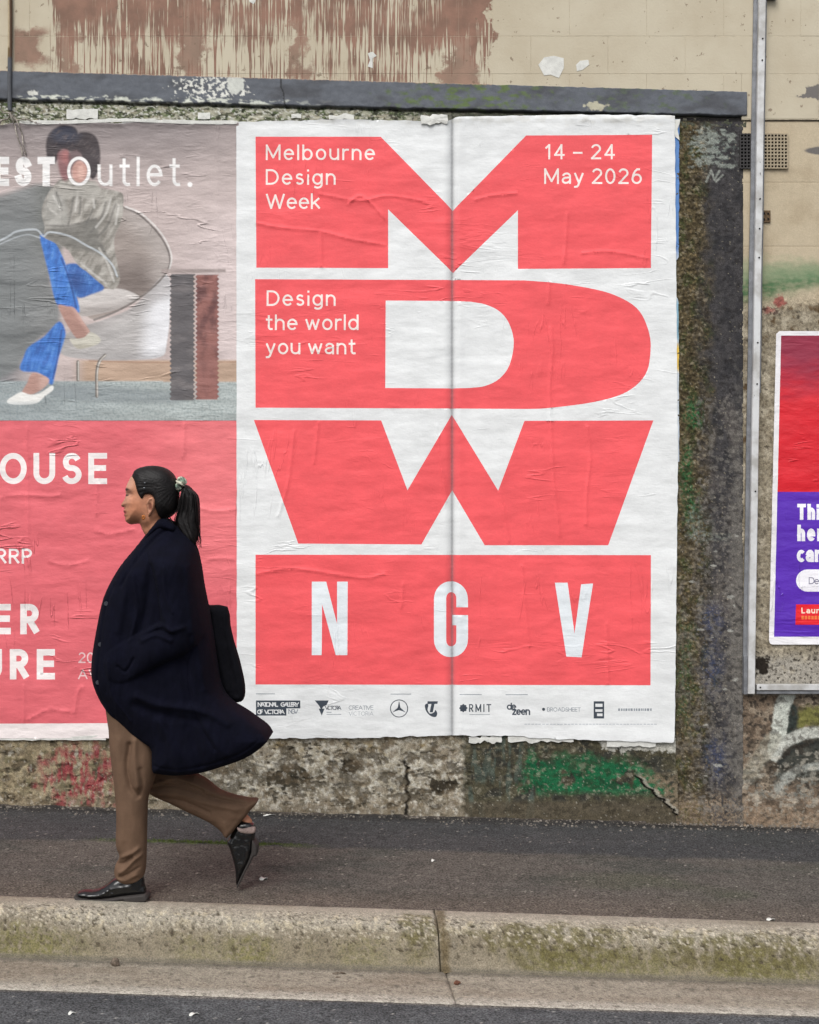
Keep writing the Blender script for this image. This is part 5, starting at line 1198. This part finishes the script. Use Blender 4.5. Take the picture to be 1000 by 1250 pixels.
# body: head, neck, trunk, both legs in one surface
head = [(163.5, 578), (158.5, 585.5), (155, 592.5), (153.4, 598), (154.2, 603), (153, 608), (150.2, 613), (148.3, 616.3), (149.2, 618.7), (152.4, 619.9), (151.6, 622.6), (150.9, 625), (152.6, 626.8), (151.6, 629.2), (153.4, 631.6), (153.2, 635), (155.8, 638.6), (160.5, 640.2), (166, 639.6), (171, 639.5), (173, 645), (176, 651), (178, 660),
        (160, 690), (140, 740), (136, 800), (140, 850), (146, 900), (150, 960), (151, 1020), (155, 1062), (156, 1076), (169, 1076), (171, 1020), (177, 965), (196, 962), (240, 985), (285, 1006), (292, 1016), (300, 1018), (304, 1012), (298, 1002), (262, 978), (226, 952), (214, 930), (222, 860), (232, 780), (236, 710), (230, 675), (214, 655), (205, 646), (202, 636), (206, 618), (211, 600), (209, 588), (203, 579), (190, 572), (176, 572)]
def body_T(u, v):
    t = .073 - .009 * sst(636, 648, v); t = t + .09 * sst(648, 690, v); t = t - .05 * sst(850, 930, v)
    return t * (1 - .62 * sst(845, 875, v)) * (1 - .35 * sst(985, 1010, v))
def body_rel(u, v):
    r = -ridge(u, v, [(159, 603), (163, 604)], 3.2, .012) + ridge(u, v, [(158, 599), (165, 596)], 2.0, .0025) + ridge(u, v, [(163, 611), (170, 613)], 8, .004)
    r += - ridge(u, v, [(172, 644), (184, 642), (194, 634)], 4, .007)
    r += -ridge(u, v, [(156.5, 624.8), (152.5, 625.6)], .9, .003) + ridge(u, v, [(155, 623), (153, 623.4)], 1.0, .0015) + ridge(u, v, [(155.4, 627.3), (153, 627.6)], 1.1, .002)
    return r
def skin_c(u, v):
    c = np.ones(u.shape + (3,)) * lin(176, 122, 94)
    c = mixc(c, lin(190, 128, 98), blob(u, v, 168, 618, 11, 10, 3, .1, .6)); c = mixc(c, lin(188, 142, 124), blob(u, v, 157, 596, 8, 22, 13, .1, .6) * .5); c = mixc(c, lin(150, 78, 72), (blob(u, v, 153.2, 625.6, 4.0, 2.8, 4, .1, .3)) * .9)
    c = mixc(c, lin(196, 150, 128), blob(u, v, 160, 588, 8, 8, 5, .1, .6) * .6)
    c = mixc(c, lin(34, 24, 22), blob(u, v, 157.2, 597.6 , 4.6, 1.3, 6, .1, .3))
    c = mixc(c, lin(30, 20, 20), blob(u, v, 157.0, 604.6, 3.2, 1.0, 7, .1, .3))
    return c
P(inflate('body', head, DB, body_T, 22, M_skin, 1.1, relief_f=body_rel, col=skin_c, sm=2, expo=.52, yoff=lambda u, v: .11 * sst(176, 190, u) * sst(900, 945, v) - .05 * (1 - sst(172, 184, u)) * sst(870, 940, v)), woman)
# ear
ear = [(179, 612), (182, 607.5), (187, 606.5), (190, 611), (189.5, 618), (186.5, 625), (183.5, 630), (181, 630), (180.4, 624), (179, 618)]
def ear_rel(u, v): return ridge(u, v, [(180.5, 614), (183, 609.5), (187, 609), (188.4, 614), (187, 621), (183.5, 628)], 1.4, .006) - ridge(u, v, [(183.5, 616), (184, 622)], 1.6, .004)
P(inflate('ear', ear, DB - .073, .012, 2.5, M_skin, .8, relief_f=ear_rel, col=lambda u, v: mixc(np.ones(u.shape + (3,)) * lin(176, 124, 98), lin(120, 72, 56), blob(u, v, 184.5, 618.5, 2.2, 4.5, 9, .1, .5)), sm=3), woman)
P(tubes('earring', [([((180.3 + dx - 500) * DB / FOC, CAM_Y + DB - .088, EYE + (625 - (629 + dy)) * DB / FOC) for dx, dy in ((0, 0), (-.8, 1.5), (-1, 3.6), (.2, 5), (1.5, 3.8), (1.6, 1.6), (.4, 0))], .0034)], M_gold), woman)
# hair cap
hair = [(162.6, 580.6), (165, 574.5), (171, 570.8), (182, 568.6), (194, 569), (205, 572.6), (213, 580), (217.4, 591), (219, 603), (217.5, 618), (213, 627.5), (205, 632.5), (199, 632), (195.5, 625), (193.5, 616), (191.5, 606.5), (186, 603.5), (181, 604.5), (178, 609), (174.5, 605), (171.5, 598), (169.5, 591), (167, 585.5)]
def hair_T(u, v): return .083 + 0 * u
def hair_rel(u, v):
    x_, y_ = u - 221, v - 592; a = np.arctan2(y_, -x_); return .0034 * fbm(a * 26, np.hypot(x_, y_) / 30, 3, 801)
HL = smooth_loop(head, 2)
HU = smooth_loop([(205, 646)] + hair[11:0:-1] + head[0:24], 2)
def hair_t0(u, v):
    P2 = np.c_[u, v]; d = seg_dist(P2, HU, True) * inside(P2, [HU]); q = np.clip(d / 22, 0, 1); return .002 + .074 * (1 - (1 - q) ** 2) ** .52
def hair_T(u, v): return hair_t0(u, v) + .010
hr = P(inflate('hair', hair, DB, hair_T, 6, M_hair, 1.0, t0=hair_t0, relief_f=hair_rel, sm=3), woman)
M_clip = surf('clip_metal', lin(110, 112, 116), rough=.3, metal=.8)
# clips over the temple
for a, b in (((170.5, 588.4), (179, 589.6)), ((172, 593.4), (178.5, 596.2))):
    sub(hr, tubes('hair_clip', [([((x_ - 500) * (DB - .07) / FOC, CAM_Y + DB - yy, EYE + (625 - z_) * (DB - .07) / FOC) for x_, z_, yy in ((a[0], a[1], .070), ((a[0] + b[0]) / 2, (a[1] + b[1]) / 2, .080), (b[0], b[1], .088))], .0026)], M_clip))
# ponytail: solid core plus strands
pony = [(223, 594), (229, 592), (237, 599), (243, 611), (244.6, 624), (243, 638), (243.5, 650), (240, 662), (235, 668), (227, 661), (219, 650), (214.5, 638), (217, 622), (222, 609), (221, 601)]
def pony_rel(u, v): return .010 * fbm((u - v * .12 + 3 * np.sin(v / 9.)) / 2.6, v / 34, 3, 811) + .007 * fbm((u - v * .12) / 7, v / 60, 2, 812)
pt = P(inflate('ponytail', pony, DB + .005, .040, 9, M_hair, 1.3, relief_f=pony_rel, sm=3), woman)
st = []
for k in range(230):
    f = random.random(); g = random.uniform(-1, 1)
    p0 = (226 + 4 * f, 594 + 2 * f); mid = (219 + 25 * f, 620 + random.uniform(-6, 6)); e0 = (214 + 30 * f + random.uniform(-1.5, 1.5), 640 + random.uniform(-2, 4)); e1 = (220 + 23 * f + random.uniform(-4, 5), 656 + 12 * math.sin(f * 2.6) + random.uniform(-11, 8))
    dd = g * .038
    pts = smooth_line([p0, ((p0[0] + mid[0]) / 2 + 4 * f, 604), mid, e0, e1], 3); n_ = len(pts)
    st.append(([((a - 500) * DB / FOC, CAM_Y + DB + dd * math.sin(math.pi * min(1, .15 + i / n_)) - .004, EYE + (625 - b) * DB / FOC) for i, (a, b) in enumerate(pts)], [.0026 * (1 - .75 * i / n_) for i in range(n_)]))
for e in ((246.5, 655.5), (243, 662), (245, 649)): st.append(([((a - 500) * DB / FOC, CAM_Y + DB - .01, EYE + (625 - b) * DB / FOC) for a, b in smooth_line([(240, 630), (240.5, 645), (242, 652), e], 3)], .0016))
for k in range(9): st.append(([((a - 500) * DB / FOC, CAM_Y + DB - .02 - .01 * (k % 3), EYE + (625 - b) * DB / FOC) for a, b in smooth_line([(200 + k, 626), (203 + k * .9, 632), (207 + k, 636 + k * .3)], 3)], .0015))
sobj = tubes('hair_strands', st, M_hair, None, 4); P(sobj, woman)
# scrunchie: ruffled ring
V, C = [], []; nu, nv = 40, 12; ax = Vector((.55, 0, -.35)).normalized(); c0 = Vector(((220.3 - 500) * DB / FOC, CAM_Y + DB - .012, EYE + (625 - 591.5) * DB / FOC))
sdv = Vector((0, 1, 0)); up = ax.cross(sdv)
for i in range(nu):
    a = 2 * math.pi * i / nu; rr = .0125 + .005 * math.sin(a * 7) + .003 * math.sin(a * 11 + 1)
    rad = sdv * math.cos(a) + up * math.sin(a)
    for j in range(nv):
        b = 2 * math.pi * j / nv; V.append(c0 + rad * (.017 + rr * math.cos(b)) + ax * (rr * 1.15 * math.sin(b) + .003 * math.sin(a * 9)))
        C.append(lin(206, 204, 184) if math.sin(a * 5 + b) > .1 else (lin(120, 142, 124) if math.sin(a * 3 + 2 * b) > -.4 else lin(70, 78, 72)))
P(mesh_np('scrunchie', [tuple(p) for p in V], [(i * nv + j, i * nv + (j + 1) % nv, ((i + 1) % nu) * nv + (j + 1) % nv, ((i + 1) % nu) * nv + j) for i in range(nu) for j in range(nv)], M_scr, None, col=np.array(C)), woman)

# coat
coat = [(193, 637), (200, 634.5), (212, 638), (226, 650), (239, 666), (244, 688), (248, 715), (253, 740), (259, 775), (264, 810), (270, 840), (283, 857.5), (297, 867), (311, 878), (324, 889), (329.6, 898), (330, 899), (329.2, 900.2), (321, 908), (303, 919.5), (274, 930), (249, 937), (221, 940), (200, 938), (193, 935), (192, 920), (191, 908), (181, 900), (166, 889.5), (149, 876.5), (136, 865.5), (125, 850), (117.5, 830), (115.8, 812), (118, 790), (122.5, 764), (128.5, 735), (137, 713), (151, 689), (165, 671), (180, 651)]
def coat_T(u, v): return .10 + .10 * sst(640, 700, v) - .02 * sst(820, 900, v)
def coat_t0(u, v): return .012 + .018 * sst(645, 690, v) + .085 * sst(845, 900, v)
def coat_rel(u, v):
    P2 = np.c_[u.ravel(), v.ravel()]
    arm = smooth_line([(214, 668), (226, 700), (232, 740), (230, 768), (205, 783), (172, 800), (160, 806)], 5)
    d = seg_dist(P2, arm).reshape(u.shape); rad = 25 - 5 * sst(760, 810, v)
    r = .056 * np.sqrt(np.clip(1 - (d / rad) ** 2, 0, 1)) * sst(655, 690, v) * (.25 + .75 * sst(160, 200, u))
    r += ridge(u, v, [(196, 764), (212, 757), (224, 763), (236, 760)], 2.6, .012) + ridge(u, v, [(188, 775), (205, 768), (222, 774)], 2.6, .010) - ridge(u, v, [(190, 770), (206, 763), (222, 768)], 2.4, .008)
    r += ridge(u, v, [(205, 700), (208, 730), (216, 752), (224, 762)], 4, .009) + ridge(u, v, [(172, 690), (164, 730), (158, 765)], 4, .007) - ridge(u, v, [(196, 690), (190, 740), (180, 775)], 4.5, .012)
    r += ridge(u, v, [(200, 642), (182, 662), (165, 685), (152, 705)], 5, .010) - ridge(u, v, [(206, 647), (190, 663), (172, 690), (160, 712)], 2.2, .010)   # lapel roll
    r += ridge(u, v, [(180, 842), (205, 852), (240, 856), (262, 862), (285, 875)], 4.5, .014) - ridge(u, v, [(176, 852), (208, 864), (250, 872)], 5, .010)
    r += ridge(u, v, [(238, 690), (243, 740), (250, 790), (258, 835)], 3.5, .010) - ridge(u, v, [(232, 800), (240, 850)], 5, .010)
    r += ridge(u, v, [(206, 870), (220, 900), (226, 930)], 6, .012) - ridge(u, v, [(240, 880), (252, 925)], 6, .012) + ridge(u, v, [(262, 880), (282, 912)], 6, .010)
    r += .0035 * fbm(u / 9 + v / 60, v / 34, 3, 822) + ridge(u, v, [(176, 700), (180, 740), (172, 776)], 1.8, .006) + ridge(u, v, [(214, 690), (216, 720), (224, 742)], 1.6, .006) - ridge(u, v, [(243, 770), (240, 820), (250, 870), (270, 905)], 2., .007) + ridge(u, v, [(146, 800), (150, 840), (170, 872)], 2., .006) - ridge(u, v, [(158, 806), (166, 812), (172, 806), (178, 796)], 1.4, .010) + ridge(u, v, [(322, 884), (330, 900)], 2, .0) - ridge(u, v, [(196, 926), (222, 930), (250, 927), (276, 920), (303, 909), (320, 896)], 1.2, .005)
    r += ridge(u, v, [(136, 730), (130, 790), (128, 830), (146, 868)], 4, .007) + .006 * fbm(u / 26, v / 40, 3, 821)
    r += -ridge(u, v, [(150, 712), (139, 745), (133, 800), (133, 838), (150, 868)], 1.3, .006)       # front overlap edge
    return r
ct = P(inflate('coat', coat, DB, coat_T, 34, M_coat, 1.5, t0=coat_t0, relief_f=coat_rel, sm=3), woman)
for a, b in ((141, 732), (134.4, 780), (131.6, 826)):
    V, F = tube_vf([((a - 500) * 5.2 / FOC * 1.0, CAM_Y + 5.32 - .098, EYE + (625 - b) * 5.25 / FOC), ((a - 500) * 5.2 / FOC, CAM_Y + 5.32 - .112, EYE + (625 - b) * 5.25 / FOC)], .009, 14)
lap = [(203, 637), (199, 647), (188, 663), (172, 686), (158, 706), (150, 712), (152, 702), (160, 688), (172, 668), (186, 650), (194, 639)]
# standing collar behind the neck
P(inflate('collar', [(191, 640), (196, 634), (204, 633), (211, 637), (217, 643), (216, 650), (204, 648), (195, 650), (184, 661), (177, 664), (183, 650)], DB, .088, 7, M_coat, 1.4, t0=.045, sm=3), woman)
# tote bag on the far shoulder
bag = empty('tote_bag', ((275 - 500) * 5.47 / FOC, CAM_Y + 5.47, EYE + (625 - 856) * 5.47 / FOC), 'black canvas tote bag hanging behind the woman in the navy coat', 'bag')
bl = [(246, 739), (256, 738.5), (278, 740.5), (281.5, 762), (286, 782), (291.5, 800), (297, 822), (299.6, 838), (299, 850), (294.5, 856.5), (284, 857), (268, 852), (250, 846)]
def bag_rel(u, v): return ridge(u, v, [(262, 745), (268, 790), (280, 840)], 4, .010) - ridge(u, v, [(270, 745), (280, 800), (290, 845)], 4, .009) + .006 * fbm(u / 12, v / 25, 3, 831)
P(inflate('bag_body', bl, 5.47, .045, 10, M_bag, 1.5, relief_f=bag_rel, sm=2), bag)
hs_ = lambda pts: [((a - 500) * 5.44 / FOC, CAM_Y + 5.44 - .0 + .0 * b, EYE + (625 - b) * 5.44 / FOC) for a, b in smooth_line(pts, 4)]
P(tubes('strap', [(hs_([(256, 743), (247, 732), (236, 712), (226, 680)]), .006), (hs_([(254, 741), (244, 728), (234, 708), (226, 678)]), .006)], M_bag), bag)
# trousers: near leg and far leg
DN, DF = 5.27, 5.43
leg1 = [(134, 850), (133.5, 890), (136, 925), (140, 958), (142.6, 995), (142, 1030), (146.6, 1044), (141, 1056), (140.5, 1067), (147, 1073.5), (157, 1077), (167, 1074.5), (175, 1069.5), (178.4, 1056), (179.5, 1016), (181, 975), (188.5, 952), (192, 936), (194, 905), (196, 860)]
def leg_rel(u, v):
    r = ridge(u, v, [(146, 1046), (156, 1040), (166, 1036), (172, 1032)], 2.3, .010) + ridge(u, v, [(150, 1060), (158, 1055), (168, 1045), (176, 1040)], 2.2, .011) + ridge(u, v, [(144, 1068), (156, 1070), (170, 1064)], 2.2, .006)
    r -= ridge(u, v, [(146, 1052), (156, 1049), (164, 1042)], 2., .011) + ridge(u, v, [(150, 1066), (160, 1062), (172, 1055)], 1.8, .008)
    r -= ridge(u, v, [(163, 905), (160, 930), (164, 955), (172, 968)], 3.0, .014) - ridge(u, v, [(170, 900), (170, 930), (174, 955)], 4, .014) - ridge(u, v, [(150, 900), (152, 960), (154, 1020)], 5, .005)
    r -= ridge(u, v, [(176, 935), (178, 952), (174, 966)], 2.5, .008)
    return r + .003 * fbm(u / 12, v / 30, 3, 841)
far = [(170, 900), (215, 905), (222, 943), (240, 943.5), (257, 954), (269, 963.5), (287, 970), (309, 974.5), (315, 977.5), (307, 987), (300, 996), (291, 1006), (278, 1021), (269, 1013), (257, 1004), (234, 993), (205, 979), (184, 969), (172, 950)]
def far_rel(u, v):
    r = ridge(u, v, [(188, 955), (215, 947), (240, 953), (268, 966), (308, 975)], 2.4, .010) - ridge(u, v, [(186, 960), (212, 955), (240, 962), (270, 973), (300, 979)], 1.9, .012) + ridge(u, v, [(190, 966), (220, 965), (250, 975), (290, 984)], 3, .008) - ridge(u, v, [(195, 971), (225, 974), (258, 988)], 2, .010)
    return r - ridge(u, v, [(200, 948), (225, 952), (250, 962)], 1.5, .008) + .003 * fbm(u / 20, v / 7, 3, 845)
o1 = inflate('trousers', leg1, DN, lambda u, v: .078 - .012 * sst(900, 1060, v), 19, M_trou, 1.3, t0=lambda u, v: .004 + .03 * sst(1066, 1074, v), relief_f=leg_rel, sm=3)
o2 = inflate('trousers', far, DF, .062, 15, M_trou, 1.3, t0=lambda u, v: .004 + .026 * sst(292, 300, u + (v - 990) * .8), relief_f=far_rel, sm=2)
def join(a, b):
    Va = np.empty(len(a.data.vertices) * 3, np.float32); a.data.vertices.foreach_get('co', Va); Vb = np.empty(len(b.data.vertices) * 3, np.float32); b.data.vertices.foreach_get('co', Vb)
    Fa = np.empty(len(a.data.loops), np.int32); a.data.loops.foreach_get('vertex_index', Fa); Fb = np.empty(len(b.data.loops), np.int32); b.data.loops.foreach_get('vertex_index', Fb)
    V_ = np.r_[Va.reshape(-1, 3), Vb.reshape(-1, 3)]; F_ = np.r_[Fa.reshape(-1, 3), Fb.reshape(-1, 3) + len(Va) // 3]
    m = a.data.materials[0]; bpy.data.objects.remove(a); bpy.data.objects.remove(b)
    return mesh_np('trousers', V_, F_, m)
P(join(o1, o2), woman)
# shoes
def shoe_rel(u, v): return ridge(u, v, [(110, 1091), (124, 1090), (140, 1082), (160, 1080)], 2, .005) - ridge(u, v, [(126, 1084), (136, 1088)], 1.3, .004) - ridge(u, v, [(131, 1081), (140, 1086)], 1.3, .004) + .002 * fbm(u / 5, v / 4, 3, 851)
up1 = [(94.5, 1090), (97.5, 1087), (104, 1085.6), (113, 1085.6), (122, 1083.4), (131, 1078.5), (139, 1072), (150, 1069), (170, 1066), (175.5, 1070), (177, 1080), (178.8, 1090), (165, 1091.5), (150, 1092.5), (135, 1095), (118, 1096), (100, 1094.6)]
s1 = P(inflate('shoe', up1, 5.265, lambda u, v: .040 - .008 * sst(140, 175, u), 7, M_shoe, 1.1, relief_f=shoe_rel, sm=2), woman)
sub(s1, inflate('shoe_sole', [(93.4, 1090.6), (100, 1094), (118, 1095.4), (135, 1094.2), (150, 1091.8), (165, 1090.6), (179.4, 1089.4), (180.4, 1098), (155, 1098.4), (153.4, 1095.6), (140, 1098.6), (120, 1099.6), (104, 1098.6), (95, 1096)], 5.262, .042, 2, M_sole, 1.1, t0=.036, sm=2))
up2 = [(291, 1001), (302, 1000), (311, 1005), (312, 1014), (311.2, 1024), (309.6, 1036), (307, 1047), (302, 1058), (297, 1068), (292.4, 1078), (290, 1080.5), (287.8, 1076), (287.4, 1062), (284.4, 1048), (280, 1034), (277.4, 1026.5), (282, 1019), (287, 1010)]
s2 = P(inflate('shoe', up2, 5.44, .040, 7, M_shoe, 1.1, sm=2, relief_f=lambda u, v: .003 * fbm(u / 5, v / 6, 3, 853)), woman)
sub(s2, inflate('shoe_sole', [(309, 1024), (313.4, 1028), (315, 1033), (314.4, 1042), (310.6, 1043.4), (306.6, 1052), (301, 1062), (295.6, 1073), (291.6, 1081), (290.2, 1079.6), (296, 1066), (303, 1052), (308, 1038)], 5.44, .040, 2, M_sole, 1.1, t0=.034, sm=2))
P(inflate('sock', [(289.6, 1009.5), (296, 1011.5), (303, 1010), (311.8, 1009), (311.6, 1016), (306, 1018), (298, 1017.5), (291, 1015)], 5.40, .012, 2.5, M_sock, 1.0, sm=2), woman)
M_btn = surf('horn_button', lin(52, 54, 62), rough=.3, spec=.6)
# coat buttons sit on the coat front
me = ct.data; nvn = len(me.vertices); co = np.empty(nvn * 3, np.float32); me.vertices.foreach_get('co', co); co = co.reshape(-1, 3)
for a, b in ((141, 733), (134.5, 781), (131.8, 827)):
    tx, tz = (a - 500) * DB / FOC, EYE + (625 - b) * DB / FOC
    k = np.argmin((co[:, 0] - tx) ** 2 + (co[:, 2] - tz) ** 2 + (co[:, 1] > CAM_Y + DB) * 9)
    p = co[k]; V, F = tube_vf([(p[0], p[1] + .002, p[2]), (p[0], p[1] - .004, p[2])], .0085, 14)
    sub(ct, pydata('coat_button', V, F, M_btn))

# ------------------------------------------------------------------ litter and loose bits
def gp(u, v, side='path'):
    """ground point seen at (u,v): solved on the kerb / path / gutter heights"""
    for D in np.linspace(7, 4.2, 1400):
        X = (u - 500) * D / FOC; Z = EYE + (625 - v) * D / FOC; Y = CAM_Y + D
        if side == 'path': g = float(zpath(X, Y))
        elif side == 'gutter': g = float(zk(X)) - .160
        elif side == 'kerb': a = YK - Y; g = float(zk(X)) + float(np.interp(a, prof[:, 0], prof[:, 1]))
        else: g = -.1965 - .033 * X
        if abs(Z - g) < .0016: return X, Y, g
    return X, Y, g
def rock(name, u, v, side, r, mat, label, cat, sq=.7, seed=0):
    rs = np.random.RandomState(seed); X, Y, Z = gp(u, v, side); V, F = [], []; nu, nv = 9, 6
    for j in range(nv + 1):
        for i in range(nu):
            a, b = 2 * math.pi * i / nu, math.pi * j / nv; k = r * (1 + rs.uniform(-.22, .22) * (0 < j < nv))
            V.append((X + k * math.sin(b) * math.cos(a), Y + k * .8 * math.sin(b) * math.sin(a), Z + r * sq * .8 + k * sq * math.cos(b)))
    F = [(j * nu + i, j * nu + (i + 1) % nu, (j + 1) * nu + (i + 1) % nu, (j + 1) * nu + i) for j in range(nv) for i in range(nu)]
    return tag(pydata(name, V, F, mat), label, cat)
rock('stone', 141, 1180, 'gutter', .017, M_stone, 'brown pointed stone lying in the gutter below the woman', 'stone', 1.1, 3)
rock('dry_leaf_curl', 558, 1202, 'gutter', .012, M_leafm, 'dark red dry curled leaf in the gutter right of the kerb joint', 'leaf', .7, 5)
rock('pebble', 412, 1194, 'gutter', .009, M_stone, 'flat grey pebble in the gutter left of the kerb joint', 'stone', .3, 7)
def flake(name, u, v, side, L, Wd, ang, mat, label, cat, seed=0):
    rs = np.random.RandomState(seed); X, Y, Z = gp(u, v, side); V = []; n = 7; ca, sa = math.cos(ang), math.sin(ang)
    for i in range(n):
        t = i / (n - 1) - .5; wd = Wd * (1 - (2 * t) ** 2 * .85) * rs.uniform(.8, 1.1)
        for s in (-1, 1):
            x_, y_ = t * L, s * wd / 2; V.append((X + x_ * ca - y_ * sa, Y + x_ * sa + y_ * ca, Z + .004 + .005 * math.cos(t * 5 + s) + .003 * rs.rand()))
    V += [(a, b, c - .0015) for a, b, c in V]; m = 2 * n
    F = [(2 * i, 2 * i + 2, 2 * i + 3, 2 * i + 1) for i in range(n - 1)] + [(m + 2 * i, m + 2 * i + 1, m + 2 * i + 3, m + 2 * i + 2) for i in range(n - 1)] + [(2 * i, m + 2 * i, m + 2 * i + 2, 2 * i + 2) for i in range(n - 1)] + [(2 * i + 1, 2 * i + 3, m + 2 * i + 3, m + 2 * i + 1) for i in range(n - 1)]
    return tag(pydata(name, V, F, mat, smooth=True), label, cat)
flake('fallen_leaf', 106, 1153, 'kerb', .05, .018, -.5, M_leafy, 'pale yellow leaf on the mossy kerb face below the standing shoe', 'leaf', 1)
flake('paper_litter', 237, 1240, 'road', .034, .014, .3, M_white, 'white paper litter on the road below the stone in the gutter', 'litter', 2)
flake('paper_litter', 88, 1239, 'road', .026, .010, .1, M_white, 'small pale litter on the road at the lower left of the picture', 'litter', 12)
flake('paper_litter', 326, 996, 'path', .085, .05, .15, M_white, 'long white paper sliver at the wall foot behind the raised shoe', 'litter', 3)
flake('paper_litter', 322, 1074, 'path', .036, .03, .4, M_white, 'small white paper scrap on the pavement right of the raised toe', 'litter', 4)
flake('paper_litter', 529, 1052, 'path', .018, .02, .2, M_white, 'tiny white fleck mid pavement above the kerb joint', 'litter', 5)
flake('paper_litter', 941, 1124, 'path', .034, .018, 0, M_white, 'pale fleck at the pavement edge near the right end of the kerb', 'litter', 6)
flake('fallen_leaf', 752, 1003, 'path', .05, .05, .2, M_white, 'pale leaf at the wall foot below the green paint patch', 'leaf', 7)
flake('twig', 414, 1190, 'gutter', .05, .006, .1, M_stone, 'short pale twig lying in the gutter left of the kerb joint', 'twig', 8)
# gravel and grit: stuff
def grit(name, n, fn, r0, r1, mat, seed):
    rs = np.random.RandomState(seed); V, F = [], []
    for k in range(n):
        X, Y, Z = fn(rs); r = r0 + (r1 - r0) * rs.rand() ** 3; b = len(V); a0 = rs.rand() * 6
        for i in range(4): V.append((X + r * math.cos(a0 + i * 1.57) * rs.uniform(.7, 1.3), Y + r * math.sin(a0 + i * 1.57), Z - .001))
        for i in range(3): V.append((X + .55 * r * math.cos(a0 + i * 2.1), Y + .55 * r * math.sin(a0 + i * 2.1), Z + r * rs.uniform(.5, .9)))
        F += [(b + 4, b + 5, b + 6), (b, b + 1, b + 4), (b + 1, b + 2, b + 5), (b + 2, b + 3, b + 6), (b + 3, b, b + 4), (b + 1, b + 5, b + 4), (b + 2, b + 6, b + 5), (b + 3, b + 4, b + 6)]
    o = pydata(name, V, F, mat); o['kind'] = 'stuff'; return o
def fn1(rs): X = rs.uniform(-2.6, 2.6); Y = -abs(rs.normal(0, .05)) - .012; return X, Y, float(zpath(X, Y)) + .006 * (Y > -.06)
def fn2(rs): X = rs.uniform(-2.4, 2.4); Y = rs.uniform(YK, -.05); return X, Y, float(zpath(X, Y))
grit('gravel', 1500, fn1, .002, .010, M_grit, 1)
grit('grit', 1500, fn2, .0012, .0042, M_grit, 2)
rs = np.random.RandomState(5); V, F = [], []
for k in range(900):
    c = (-1.02, .16) if k % 3 else (-.72, .10)
    X = rs.normal(c[0], c[1]); Y = -.575 + rs.normal(0, .010); Z = float(zpath(X, Y)); h = rs.uniform(.004, .013); a = rs.rand() * 6; b = len(V)
    V += [(X - .002 * math.cos(a), Y - .002 * math.sin(a), Z - .001), (X + .002 * math.cos(a), Y + .002 * math.sin(a), Z - .001), (X + rs.uniform(-.006, .006), Y + rs.uniform(-.006, .006), Z + h)]
    F.append((b, b + 1, b + 2))
o = pydata('moss_tufts', V, F, M_moss); o['kind'] = 'stuff'
for nm in ('gravel', 'grit', 'moss_tufts'): pass
